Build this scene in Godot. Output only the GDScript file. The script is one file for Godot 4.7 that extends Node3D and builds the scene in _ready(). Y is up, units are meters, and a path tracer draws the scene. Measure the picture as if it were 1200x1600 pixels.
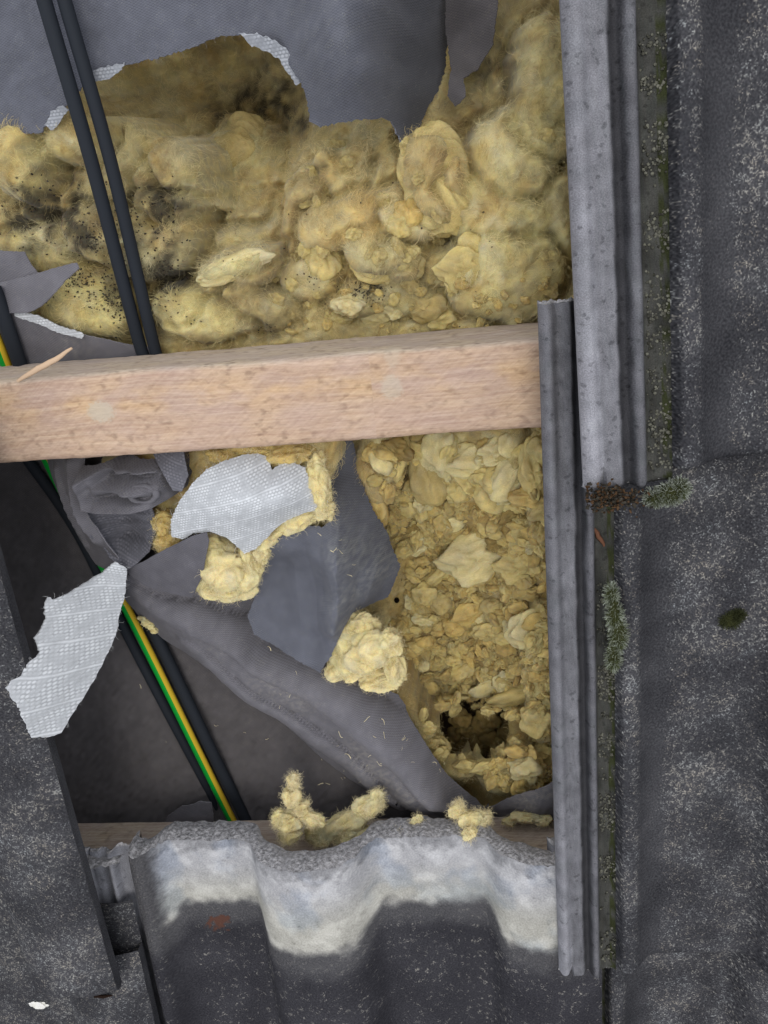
extends Node3D
# A patch of pitched roof with tiles lifted away: battens, torn underlay, wet mineral wool, cables.
# All shapes are laid out in roof axes (x along the battens, y up the slope, z out of the roof), in metres.

const PITCH := 38.0
const FOCAL := 1250.0          # of a 1200 x 1600 frame
const CAM_H := 0.405

var roof: Transform3D
var axis_r: Vector3
var axis_u: Vector3
var axis_n: Vector3
var eye: Vector3
var names := {}
var rng := RandomNumberGenerator.new()
var M := {}
var noise := FastNoiseLite.new()
var fine := FastNoiseLite.new()
var soft := FastNoiseLite.new()

# ------------------------------------------------------------------ helpers
func ray(px: float, py: float) -> Vector3:
	var d := Vector3(px - 600.0, py - 800.0, FOCAL)
	return Vector3(d.dot(axis_r), d.dot(axis_u), d.dot(axis_n))

func P(px: float, py: float, z: float) -> Vector3:     # a spot of the survey at its own height over the battens
	var r := ray(px, py)
	return eye + r * ((z - CAM_H) / r.z)

class Build:
	var v := PackedVector3Array()
	var n := PackedVector3Array()
	var uv := PackedVector2Array()
	var c := PackedColorArray()
	var i := PackedInt32Array()
	func add(p: Vector3, t := Vector2.ZERO, col := Color.WHITE) -> int:
		v.append(p); uv.append(t); c.append(col)
		return v.size() - 1
	func tri(a: int, b: int, d: int) -> void:          # anticlockwise seen from outside
		i.append(a); i.append(b); i.append(d)
	func quad(a: int, b: int, d: int, e: int) -> void:
		tri(a, b, d); tri(a, d, e)
	func normals() -> void:
		n.resize(v.size()); n.fill(Vector3.ZERO)
		for k in range(0, i.size(), 3):
			var a := i[k]; var b := i[k + 1]; var d := i[k + 2]
			var f := (v[b] - v[a]).cross(v[d] - v[a])
			n[a] += f; n[b] += f; n[d] += f
		for k in n.size():
			n[k] = n[k].normalized() if n[k].length_squared() > 0.0 else Vector3(0, 0, 1)
	func commit(off := Vector3.ZERO) -> ArrayMesh:
		if n.size() != v.size(): normals()
		var vv := v.duplicate(); var ii := PackedInt32Array(); ii.resize(i.size())
		for k in vv.size(): vv[k] -= off
		for k in range(0, i.size(), 3):
			ii[k] = i[k]; ii[k + 1] = i[k + 2]; ii[k + 2] = i[k + 1]
		var a := []; a.resize(Mesh.ARRAY_MAX)
		a[Mesh.ARRAY_VERTEX] = vv; a[Mesh.ARRAY_NORMAL] = n; a[Mesh.ARRAY_TEX_UV] = uv
		a[Mesh.ARRAY_COLOR] = c; a[Mesh.ARRAY_INDEX] = ii
		var m := ArrayMesh.new()
		m.add_surface_from_arrays(Mesh.PRIMITIVE_TRIANGLES, a)
		return m

class Tps:                                              # thin plate spline through (x, y, z) points
	var p := PackedVector3Array()
	var w := PackedFloat64Array()
	func _init(pts: PackedVector3Array) -> void:
		p = pts
		var k := p.size(); var s := k + 3
		var a := []
		for r in s:
			var row := PackedFloat64Array(); row.resize(s + 1); row.fill(0.0)
			if r < k:
				for q in k: row[q] = u(p[r].x - p[q].x, p[r].y - p[q].y)
				row[r] += 1e-7
				row[k] = 1.0; row[k + 1] = p[r].x; row[k + 2] = p[r].y; row[s] = p[r].z
			else:
				for q in k: row[q] = [1.0, p[q].x, p[q].y][r - k]
			a.append(row)
		for col in s:
			var best := col
			for r in range(col + 1, s):
				if absf(a[r][col]) > absf(a[best][col]): best = r
			var tmp = a[col]; a[col] = a[best]; a[best] = tmp
			if absf(a[col][col]) < 1e-14: continue
			for r in range(col + 1, s):
				var f: float = a[r][col] / a[col][col]
				if f == 0.0: continue
				for q in range(col, s + 1): a[r][q] -= f * a[col][q]
		w.resize(s)
		for r in range(s - 1, -1, -1):
			var t: float = a[r][s]
			for q in range(r + 1, s): t -= a[r][q] * w[q]
			w[r] = t / a[r][r] if absf(a[r][r]) > 1e-14 else 0.0
	func u(dx: float, dy: float) -> float:
		var r2 := dx * dx + dy * dy
		return 0.0 if r2 < 1e-12 else r2 * log(r2)
	func at(x: float, y: float) -> float:
		var k := p.size()
		var t := w[k] + w[k + 1] * x + w[k + 2] * y
		for q in k:
			var dx := x - p[q].x; var dy := y - p[q].y
			var r2 := dx * dx + dy * dy
			if r2 > 1e-12: t += w[q] * r2 * log(r2)
		return t

func numbered(called: String) -> String:
	var k: int = names.get(called, 0)
	names[called] = k + 1
	return called if k == 0 else "%s_%03d" % [called, k]

func tag(o: Node3D, label: String, category: String, group := "") -> Node3D:
	o.set_meta("label", label); o.set_meta("category", category)
	if group != "": o.set_meta("group", group)
	return o

func thing(called: String, label: String, category: String, base: Vector3, group := "") -> Node3D:
	var o := Node3D.new()
	o.name = numbered(called)
	o.transform = roof * Transform3D(Basis(), base)
	o.set_meta("base", base)
	add_child(o)
	return tag(o, label, category, group)

func part(called: String, b: Build, m: Material, parent: Node3D, label := "") -> MeshInstance3D:
	var o := MeshInstance3D.new()
	o.name = called
	o.mesh = b.commit(parent.get_meta("base"))
	o.material_override = m
	if label != "": o.set_meta("label", label)
	parent.add_child(o, true)
	return o

func solo(called: String, b: Build, m: Material, label: String, category: String, base: Vector3, group := "") -> MeshInstance3D:
	var o := MeshInstance3D.new()
	o.name = numbered(called)
	o.mesh = b.commit(base)
	o.material_override = m
	o.transform = roof * Transform3D(Basis(), base)
	o.set_meta("base", base)
	add_child(o)
	tag(o, label, category, group)
	return o

func scatter(called: String, mesh: Mesh, m: Material, places: Array, parent: Node3D, cols := PackedColorArray()) -> MultiMeshInstance3D:
	var mm := MultiMesh.new()
	mm.transform_format = MultiMesh.TRANSFORM_3D
	mm.use_colors = cols.size() > 0
	mm.mesh = mesh
	mm.instance_count = places.size()
	var base: Vector3 = parent.get_meta("base")
	for k in places.size():
		var t: Transform3D = places[k]
		mm.set_instance_transform(k, Transform3D(t.basis, t.origin - base))
		if cols.size(): mm.set_instance_color(k, cols[k])
	var o := MultiMeshInstance3D.new()
	o.name = called
	o.multimesh = mm
	o.material_override = m
	o.set_meta("kind", "stuff")
	parent.add_child(o, true)
	return o

func lin(r: float, g: float, b: float) -> Color:       # a surface colour as seen (0..255) to linear
	return Color(r / 255.0, g / 255.0, b / 255.0).srgb_to_linear()

# ------------------------------------------------------------------ textures
func seamless(size: int, freq: float, seed: int, octaves := 1, kind := FastNoiseLite.TYPE_SIMPLEX_SMOOTH, ridged := false) -> PackedByteArray:
	var f := FastNoiseLite.new()
	f.noise_type = kind; f.seed = seed; f.frequency = freq
	f.fractal_type = (FastNoiseLite.FRACTAL_RIDGED if ridged else FastNoiseLite.FRACTAL_FBM) if octaves > 1 or ridged else FastNoiseLite.FRACTAL_NONE
	f.fractal_octaves = octaves
	var im := f.get_seamless_image(size, size, false, false, 0.12)
	im.convert(Image.FORMAT_L8)
	return im.get_data()

func grey_image(d: PackedByteArray, w: int, h: int) -> Image:
	return Image.create_from_data(w, h, false, Image.FORMAT_L8, d)

func normal_tex(d: PackedByteArray, w: int, h: int, strength: float) -> ImageTexture:
	var im := grey_image(d, w, h)
	im.bump_map_to_normal_map(strength)
	return ImageTexture.create_from_image(im)

func sstep(a: float, b: float, x: float) -> float:
	var t := clampf((x - a) / (b - a), 0.0, 1.0)
	return t * t * (3.0 - 2.0 * t)

func mat(albedo: Color, rough := 0.9) -> StandardMaterial3D:
	var m := StandardMaterial3D.new()
	m.albedo_color = albedo
	m.roughness = rough
	m.metallic_specular = 0.18
	m.vertex_color_use_as_albedo = true
	return m

func tile_textures() -> void:
	var S := 1024
	var worm := seamless(S, 0.20, 3)
	var brk := seamless(S, 0.10, 9, 2)
	var big := seamless(S, 0.009, 5, 4)
	var grain := seamless(S, 0.3, 21, 2)
	var warm := seamless(S, 0.02, 31, 3)
	var rgb := PackedByteArray(); rgb.resize(S * S * 3)
	var hgt := PackedByteArray(); hgt.resize(S * S)
	var dens := PackedFloat32Array(); dens.resize(S)
	for x in S:                                          # fewer flecks on the steep flank beside the ridge and in the trough foot
		var mm := x / float(S) * 450.0
		var d := 0.0
		d -= 0.30 * (sstep(44, 48, mm) - sstep(57, 66, mm))
		d -= 0.10 * (sstep(112, 118, mm) - sstep(128, 138, mm))
		d -= 0.14 * (sstep(180, 188, mm) - sstep(198, 208, mm))
		dens[x] = d
	for y in S:
		for x in S:
			var k := y * S + x
			var a := absf(worm[k] / 127.5 - 1.0)         # 0 on the worm line
			var pat := (big[k] - 128) / 128.0
			var t := 0.24 + 0.13 * pat + dens[x] * 0.8
			var f := clampf((t - a) / 0.12, 0.0, 1.0) * clampf((brk[k] - 104.0 + 24.0 * pat) / 34.0, 0.0, 1.0)
			var g := (grain[k] - 128) * 0.16
			var base := 58.0 + g + pat * 13.0
			var fl := f * (56.0 + (grain[k] - 128) * 0.5)
			var wm := (warm[k] - 128) / 128.0
			rgb[k * 3] = int(clampf(base + fl * (0.98 + 0.10 * wm), 0, 255))
			rgb[k * 3 + 1] = int(clampf(base + 0.5 + fl * 0.96, 0, 255))
			rgb[k * 3 + 2] = int(clampf(base + 4.5 + fl * (0.86 - 0.12 * wm), 0, 255))
			hgt[k] = int(clampf(110 + (grain[k] - 128) * 0.5 + f * 70.0, 0, 255))
	var speck := Image.create_from_data(S, S, false, Image.FORMAT_RGB8, rgb)
	var nrm := normal_tex(hgt, S, S, 2.0)
	M.tile = mat(Color.WHITE, 0.85)
	M.tile.albedo_texture = ImageTexture.create_from_image(speck)
	M.tile.normal_enabled = true; M.tile.normal_texture = nrm; M.tile.normal_scale = 0.8
	# smooth, pitted concrete: ribs and the part that a neighbour used to cover
	var S2 := 512
	var mott := seamless(S2, 0.02, 41, 4)
	var pits := seamless(S2, 0.07, 43, 1, FastNoiseLite.TYPE_CELLULAR)
	var pm := seamless(S2, 0.03, 47, 2)
	var gr := seamless(S2, 0.35, 49, 2)
	var cd := PackedByteArray(); cd.resize(S2 * S2 * 3)
	var ch := PackedByteArray(); ch.resize(S2 * S2)
	for k in S2 * S2:
		var p := clampf((pm[k] - 150) / 20.0, 0, 1) * clampf((70.0 - pits[k]) / 25.0, 0, 1)
		var val := 205.0 + (mott[k] - 128) * 0.16 + (gr[k] - 128) * 0.30 - p * 34.0
		cd[k * 3] = int(clampf(val, 0, 255)); cd[k * 3 + 1] = int(clampf(val + 1, 0, 255)); cd[k * 3 + 2] = int(clampf(val + 3, 0, 255))
		ch[k] = int(clampf(150 + (gr[k] - 128) * 0.35 + (mott[k] - 128) * 0.2 - p * 45.0, 0, 255))
	var smooth_im := Image.create_from_data(S2, S2, false, Image.FORMAT_RGB8, cd)
	M.rib = mat(Color.WHITE, 0.75)
	M.rib.albedo_texture = ImageTexture.create_from_image(smooth_im)
	M.rib.normal_enabled = true; M.rib.normal_texture = normal_tex(ch, S2, S2, 1.2)
	# the rough cut end of a tile
	var eh := PackedByteArray(); eh.resize(S2 * S2)
	var ec := PackedByteArray(); ec.resize(S2 * S2)
	var e1 := seamless(S2, 0.05, 61, 4); var e2 := seamless(S2, 0.12, 63, 1, FastNoiseLite.TYPE_CELLULAR)
	for k in S2 * S2:
		var pit := clampf((60.0 - e2[k]) / 40.0, 0, 1)
		eh[k] = int(clampf(e1[k] * 0.9 - pit * 60.0 + 20, 0, 255))
		ec[k] = int(clampf(195.0 + (e1[k] - 128) * 0.5 - pit * 60.0, 0, 255))
	M.cut = mat(Color.WHITE, 0.95)
	M.cut.albedo_texture = ImageTexture.create_from_image(grey_image(ec, S2, S2))
	M.cut.normal_enabled = true; M.cut.normal_texture = normal_tex(eh, S2, S2, 5.0)
	M.cut.uv1_triplanar = true; M.cut.uv1_scale = Vector3.ONE / 0.09
	# the tile with the pale head: the covered band is bare and limed, the rest weathered
	var hb := PackedByteArray(); hb.resize(S * S * 3)
	var spl := seamless(S, 0.05, 91, 4)
	var streak := seamless(S, 0.02, 93, 4)
	for y in S:
		var ms := y / float(S) * 450.0
		for x in S:
			var k := y * S + x
			var mx := x / float(S) * 450.0
			var r := rgb[k * 3] * 1.0; var g := rgb[k * 3 + 1] * 1.0; var bl := rgb[k * 3 + 2] * 1.0
			# sparse flecks on a darker ground
			var bright := clampf((r - 70.0) / 34.0, 0, 1)
			var keep := bright * clampf((brk[k] - 128.0) / 30.0, 0.0, 1.0) * clampf((spl[k] - 128.0) / 40.0 + 0.35, 0.0, 1.0)
			var ground := 49.0 + (grain[k] - 128) * 0.12 + (big[k] - 128) * 0.06
			r = ground + keep * 74.0; g = ground + keep * 72.0; bl = ground + 5.0 + keep * 62.0
			if ms < 112.0 or ms > 446.0:
				var sm2 := ms if ms < 112.0 else 0.0
				var crest := sstep(111, 122, mx) * (1.0 - sstep(176, 196, mx)) + sstep(261, 274, mx)
				var edge := 49.0 + 15.0 * crest + 12.0 * (1.0 - sstep(50, 64, mx)) + (streak[k] - 128) * 0.03 + (spl[k] - 128) * 0.01
				var ag := (1.0 - sstep(edge + 8.0, edge + 26.0, sm2)) * 0.6
				r = lerpf(r, 88.0 + (grain[k] - 128) * 0.15, ag); g = lerpf(g, 88.0 + (grain[k] - 128) * 0.15, ag); bl = lerpf(bl, 90.0 + (grain[k] - 128) * 0.15, ag)
				var al := (1.0 - sstep(edge - 6.0, edge + 5.0, sm2)) * sstep(45.0, 53.0, mx + (spl[k] - 128) * 0.012)
				var lime := clampf((streak[k] - 138) / 40.0, 0, 1)
				var blue := clampf((big[(k + 400 * S + 300) % (S * S)] - 128) / 60.0, 0, 1)
				var tone := 158.0 + (streak[k] - 128) * 0.07 + (spl[k] - 128) * 0.06 + (grain[k] - 128) * 0.14 + lime * 10.0 - blue * 12.0
				tone -= 26.0 * (1.0 - sstep(2.0, 9.0, sm2 + (spl[k] - 128) * 0.05))
				tone -= 16.0 * clampf((48.0 - spl[k]) / 14.0, 0, 1)
				var warmth := sstep(14.0, 46.0, sm2) * 0.8
				r = lerpf(r, tone - 3.0 - blue * 4.0 + warmth * 2.0, al); g = lerpf(g, tone - 2.0, al); bl = lerpf(bl, tone + 2.0 + blue * 6.0 - warmth * 12.0, al)
				var flat := minf(1.0, al * 1.6)
				hgt[k] = int(lerpf(hgt[k], 110.0 + (spl[k] - 128) * 0.10 + (grain[k] - 128) * 0.12, flat))
				var rust := sstep(1.0, 0.4, Vector2((mx - 82.0) / 9.0, (sm2 - 66.0) / 6.5).length() + (spl[k] - 128) * 0.009)
				r = lerpf(r, 84.0, rust * 0.8); g = lerpf(g, 54.0, rust * 0.8); bl = lerpf(bl, 44.0, rust * 0.8)
			hb[k * 3] = int(clampf(r, 0, 255)); hb[k * 3 + 1] = int(clampf(g, 0, 255)); hb[k * 3 + 2] = int(clampf(bl, 0, 255))
	var head := Image.create_from_data(S, S, false, Image.FORMAT_RGB8, hb)
	M.head_tile = mat(Color.WHITE, 0.82)
	M.head_tile.albedo_texture = ImageTexture.create_from_image(head)
	M.head_tile.normal_enabled = true; M.head_tile.normal_texture = normal_tex(hgt, S, S, 2.0); M.head_tile.normal_scale = 0.8

func wool_textures() -> void:
	var S := 512
	var a := seamless(S, 0.012, 71, 5)
	var b := seamless(S, 0.06, 73, 4, FastNoiseLite.TYPE_SIMPLEX_SMOOTH, true)
	var c := seamless(S, 0.25, 75, 2)
	var cd := PackedByteArray(); cd.resize(S * S * 3)
	var h := PackedByteArray(); h.resize(S * S)
	for y in S:
		for x in S:
			var k := y * S + x
			var st := b[(y * S + ((x * 3 + a[k]) % S))]  # fibres drawn out one way
			var v := 222.0 + (a[k] - 128) * 0.25 + (st - 128) * 0.16 + (c[k] - 128) * 0.10
			cd[k * 3] = int(clampf(v, 0, 255)); cd[k * 3 + 1] = int(clampf(v - (a[k] - 128) * 0.04, 0, 255)); cd[k * 3 + 2] = int(clampf(v - 4.0 + (c[k] - 128) * 0.06 - (a[k] - 128) * 0.22, 0, 255))
			h[k] = int(clampf(a[k] * 0.45 + st * 0.4 + c[k] * 0.25 - 10, 0, 255))
	var ct := ImageTexture.create_from_image(Image.create_from_data(S, S, false, Image.FORMAT_RGB8, cd))
	var nt := normal_tex(h, S, S, 4.0)
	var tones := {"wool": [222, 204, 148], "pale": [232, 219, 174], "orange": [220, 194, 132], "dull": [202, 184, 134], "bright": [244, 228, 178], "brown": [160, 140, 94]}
	for t in tones:
		var q: Array = tones[t]
		var m := mat(Color(q[0] / 255.0, q[1] / 255.0, q[2] / 255.0), 1.0)
		m.metallic_specular = 0.1
		m.albedo_texture = ct
		m.normal_enabled = true; m.normal_texture = nt; m.normal_scale = 0.7
		m.uv1_triplanar = true; m.uv1_scale = Vector3.ONE / 0.07
		m.rim_enabled = true; m.rim = 0.25; m.rim_tint = 1.0
		m.subsurf_scatter_enabled = true; m.subsurf_scatter_strength = 0.14
		M[t] = m
	M.bed = M.wool.duplicate(); M.bed.albedo_color = Color.WHITE
	var st := mat(Color(0.95, 0.90, 0.74), 0.9); M.strand = st
	M.white_strand = mat(Color(0.82, 0.83, 0.84), 0.9)

func cloth_textures() -> void:
	var S := 512
	var low := seamless(S, 0.01, 81, 4); var gr := seamless(S, 0.3, 83, 2); var dust := seamless(S, 0.18, 85, 1); var dm := seamless(S, 0.02, 87, 3)
	var cd := PackedByteArray(); cd.resize(S * S * 3)
	var h := PackedByteArray(); h.resize(S * S)
	for y in S:
		for x in S:
			var k := y * S + x
			var dot := sin(x * TAU / 8.0) * sin(y * TAU / 8.0 + (PI if (x / 8) % 2 else 0.0))
			var du := clampf((dust[k] - 196) / 20.0, 0, 1) * clampf((dm[k] - 120) / 40.0, 0, 1)
			var v := 214.0 + (low[k] - 128) * 0.09 + (gr[k] - 128) * 0.16 - maxf(dot, 0.0) * 48.0
			cd[k * 3] = int(clampf(v + du * 40.0, 0, 255)); cd[k * 3 + 1] = int(clampf(v + du * 38.0, 0, 255)); cd[k * 3 + 2] = int(clampf(v + du * 20.0, 0, 255))
			h[k] = int(clampf(150 + (gr[k] - 128) * 0.2 - maxf(dot, 0.0) * 90.0, 0, 255))
	var ct := ImageTexture.create_from_image(Image.create_from_data(S, S, false, Image.FORMAT_RGB8, cd))
	var nt := normal_tex(h, S, S, 2.5)
	for t in {"felt": [126, 125, 133], "felt_dark": [108, 105, 108], "felt_blue": [112, 115, 127]}.keys():
		var q: Array = {"felt": [126, 125, 133], "felt_dark": [108, 105, 108], "felt_blue": [112, 115, 127]}[t]
		var m := mat((Color(q[0] / 255.0, q[1] / 255.0, q[2] / 255.0).srgb_to_linear() * 2.0).linear_to_srgb(), 0.85)
		m.albedo_texture = ct
		m.normal_enabled = true; m.normal_texture = nt; m.normal_scale = 0.7
		m.uv1_scale = Vector3.ONE / 0.075
		m.rim_enabled = true; m.rim = 0.2; m.rim_tint = 0.5
		M[t] = m
	# knitted pale inside
	var kc := PackedByteArray(); kc.resize(S * S * 3)
	var kh := PackedByteArray(); kh.resize(S * S)
	var cells := 24.0
	for y in S:
		for x in S:
			var k := y * S + x
			var row := int(y / float(S) * cells)
			var fy := fposmod(y / float(S) * cells, 1.0)
			var fx := fposmod(x / float(S) * cells * 0.75 + (0.5 if row % 2 else 0.0) + 0.10 * (gr[k] / 128.0 - 1.0), 1.0)
			var seam := 1.0 if row % 8 == 5 else 0.0
			var loop := clampf(1.25 - pow(absf(fx - 0.5) * 2.1, 2.0) - pow(absf(fy - 0.5) * 2.3, 2.0), 0, 1)
			loop = lerpf(0.62, loop, clampf(0.75 + (low[k] - 128) * 0.02, 0.25, 1.0))
			loop = lerpf(loop, 0.25 + 0.9 * (1.0 - absf(fy - 0.5) * 2.0), seam * 0.95)
			var v := 190.0 + 48.0 * loop + (gr[k] - 128) * 0.2 + (low[k] - 128) * 0.15
			kc[k * 3] = int(clampf(v - 1, 0, 255)); kc[k * 3 + 1] = int(clampf(v, 0, 255)); kc[k * 3 + 2] = int(clampf(v + 3, 0, 255))
			kh[k] = int(clampf(40 + 190 * loop + (gr[k] - 128) * 0.25, 0, 255))
	var kt := ImageTexture.create_from_image(Image.create_from_data(S, S, false, Image.FORMAT_RGB8, kc))
	var kn := normal_tex(kh, S, S, 3.0)
	for t in ["knit", "knit_grey"]:
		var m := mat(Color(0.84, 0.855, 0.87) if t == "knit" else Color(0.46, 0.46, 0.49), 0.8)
		m.albedo_texture = kt
		m.normal_enabled = true; m.normal_texture = kn; m.normal_scale = 0.9
		m.uv1_scale = Vector3.ONE / 0.036
		m.rim_enabled = true; m.rim = 0.2; m.rim_tint = 0.5
		M[t] = m

func wood_textures() -> void:
	var W := 1024; var H := 512                          # 600 mm along, 200 mm round the section
	var f := FastNoiseLite.new(); f.seed = 5; f.frequency = 1.0; f.fractal_octaves = 4
	var cd := PackedByteArray(); cd.resize(W * H * 3)
	var h := PackedByteArray(); h.resize(W * H)
	var spots := []                                      # pale filler over two knots: along, across, radii mm, strength
	for q in [[158, 652, 8.0, 6.5, 0.75], [612, 615, 6.0, 7.0, 0.55], [612, 560, 4.5, 9.0, 0.35]]:
		var w := P(q[0], q[1], 0.0)
		spots.append([fposmod(w.x * 1000.0, 600.0), 62.0 + (0.081 - w.y) * 1000.0, q[2], q[3], q[4]])
	for y in H:
		var my := y / float(H) * 200.0
		for x in W:
			var mx := x / float(W) * 600.0
			var k := y * W + x
			var bend := f.get_noise_2d(mx * 0.006, my * 0.02) * 4.0
			var ring := f.get_noise_2d(mx * 0.012, (my + bend) * 0.55)
			var pore := f.get_noise_2d(mx * 0.15, my * 3.1 + 40.0)
			var saw := f.get_noise_2d((mx + my * 1.3) * 0.36, my * 0.012 + 9.0)
			var blot := f.get_noise_2d(mx * 0.022 + 70.0, my * 0.045)
			var dirt := clampf(f.get_noise_2d(mx * 0.11 + 30.0, my * 0.16) * 2.2 - 0.25, 0, 1) * clampf(0.55 + blot * 1.6, 0, 1)
			var r := 204.0 + ring * 18.0 + pore * 18.0 + saw * 10.0 + blot * 8.0
			var g := 172.0 + ring * 20.0 + pore * 17.0 + saw * 10.0 + blot * 6.0
			var b := 154.0 + ring * 19.0 + pore * 16.0 + saw * 9.0 + blot * -3.0
			var up := sstep(62.0, 58.0, my)              # the narrow face up the slope is greyed
			r = lerpf(r, r * 0.93 + 9, up); g = lerpf(g, g * 0.98 + 9, up); b = lerpf(b, b * 1.01 + 9, up)
			var line := f.get_noise_2d(mx * 0.006 + 400.0, my * 1.6 + bend * 0.15) * 11.0
			r += line; g += line; b += line
			var warm := 0.5 * exp(-pow((my - 74.0) / 7.0, 2.0)) * clampf(0.6 + blot * 2.0, 0, 1)
			r += warm * 14.0; g += warm * 6.0; b -= warm * 14.0
			r -= dirt * 34.0; g -= dirt * 31.0; b -= dirt * 27.0
			for sp in spots:
				var dd: float = Vector2((mx - sp[0]) / sp[2], (my - sp[1]) / sp[3]).length() + 0.35 * f.get_noise_2d(mx * 0.5, my * 0.5)
				var am: float = sp[4] * sstep(1.1, 0.7, dd)
				r = lerpf(r, 208.0, am); g = lerpf(g, 192.0, am); b = lerpf(b, 178.0, am)
			cd[k * 3] = int(clampf(r, 0, 255)); cd[k * 3 + 1] = int(clampf(g, 0, 255)); cd[k * 3 + 2] = int(clampf(b, 0, 255))
			h[k] = int(clampf(128 + pore * 70 + saw * 45 + ring * 30 - dirt * 20, 0, 255))
	M.wood = mat(Color(0.885, 0.91, 0.90), 0.85)
	M.wood.albedo_texture = ImageTexture.create_from_image(Image.create_from_data(W, H, false, Image.FORMAT_RGB8, cd))
	M.wood.normal_enabled = true; M.wood.normal_texture = normal_tex(h, W, H, 2.2); M.wood.normal_scale = 0.8

# ------------------------------------------------------------------ tile
const PROF := [[0.0, 25.0], [0.8, 28.0], [2.0, 30.0], [3.6, 31.0], [5.4, 30.0], [7.0, 27.2], [8.4, 26.0], [14.0, 25.6], [15.4, 23.6], [16.6, 22.0], [18.4, 22.0], [19.4, 25.0], [20.4, 27.2], [22.0, 28.0], [23.4, 26.8], [24.4, 22.5], [25.6, 21.0], [33.0, 21.0], [34.6, 24.0], [36.2, 29.5], [38.5, 31.0], [42.0, 31.0], [45.0, 29.0], [50.0, 22.5], [55.0, 18.0], [60.0, 16.5], [85.0, 16.0], [108.0, 16.4], [112.0, 18.0], [115.5, 23.0], [119.0, 30.0], [124.0, 36.0], [132.0, 41.0], [142.0, 44.0], [152.0, 45.0], [162.0, 44.0], [172.0, 40.5], [180.0, 34.5], [186.0, 26.5], [191.0, 19.5], [196.0, 16.6], [228.0, 16.0], [258.0, 16.4], [262.0, 18.0], [265.5, 23.0], [269.0, 29.5], [274.0, 35.0], [282.0, 39.5], [292.0, 41.8], [304.0, 42.0], [316.0, 40.5], [325.0, 38.0], [330.0, 36.0]]
func prof(x: float) -> float:                            # mm -> mm, Catmull-Rom through PROF
	var k := 0
	while k < PROF.size() - 2 and PROF[k + 1][0] < x: k += 1
	var x0: float = PROF[k][0]; var x1: float = PROF[k + 1][0]
	var y0: float = PROF[k][1]; var y1: float = PROF[k + 1][1]
	var xm: float = PROF[maxi(k - 1, 0)][0]; var ym: float = PROF[maxi(k - 1, 0)][1]
	var xp: float = PROF[mini(k + 2, PROF.size() - 1)][0]; var yp: float = PROF[mini(k + 2, PROF.size() - 1)][1]
	var t := clampf((x - x0) / (x1 - x0), 0, 1)
	var s0 := (y1 - ym) / (x1 - xm) * (x1 - x0); var s1 := (yp - y0) / (xp - x0) * (x1 - x0)
	return (2*t*t*t - 3*t*t + 1) * y0 + (t*t*t - 2*t*t + t) * s0 + (-2*t*t*t + 3*t*t) * y1 + (t*t*t - t*t) * s1

func under(x: float) -> float:
	if x < 34.0: return 19.0 if x > 24.5 else 20.5
	if x > 268.0: return prof(x) - lerpf(16.0, 7.0, sstep(280.0, 326.0, x))
	return prof(x) - 16.0

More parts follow.
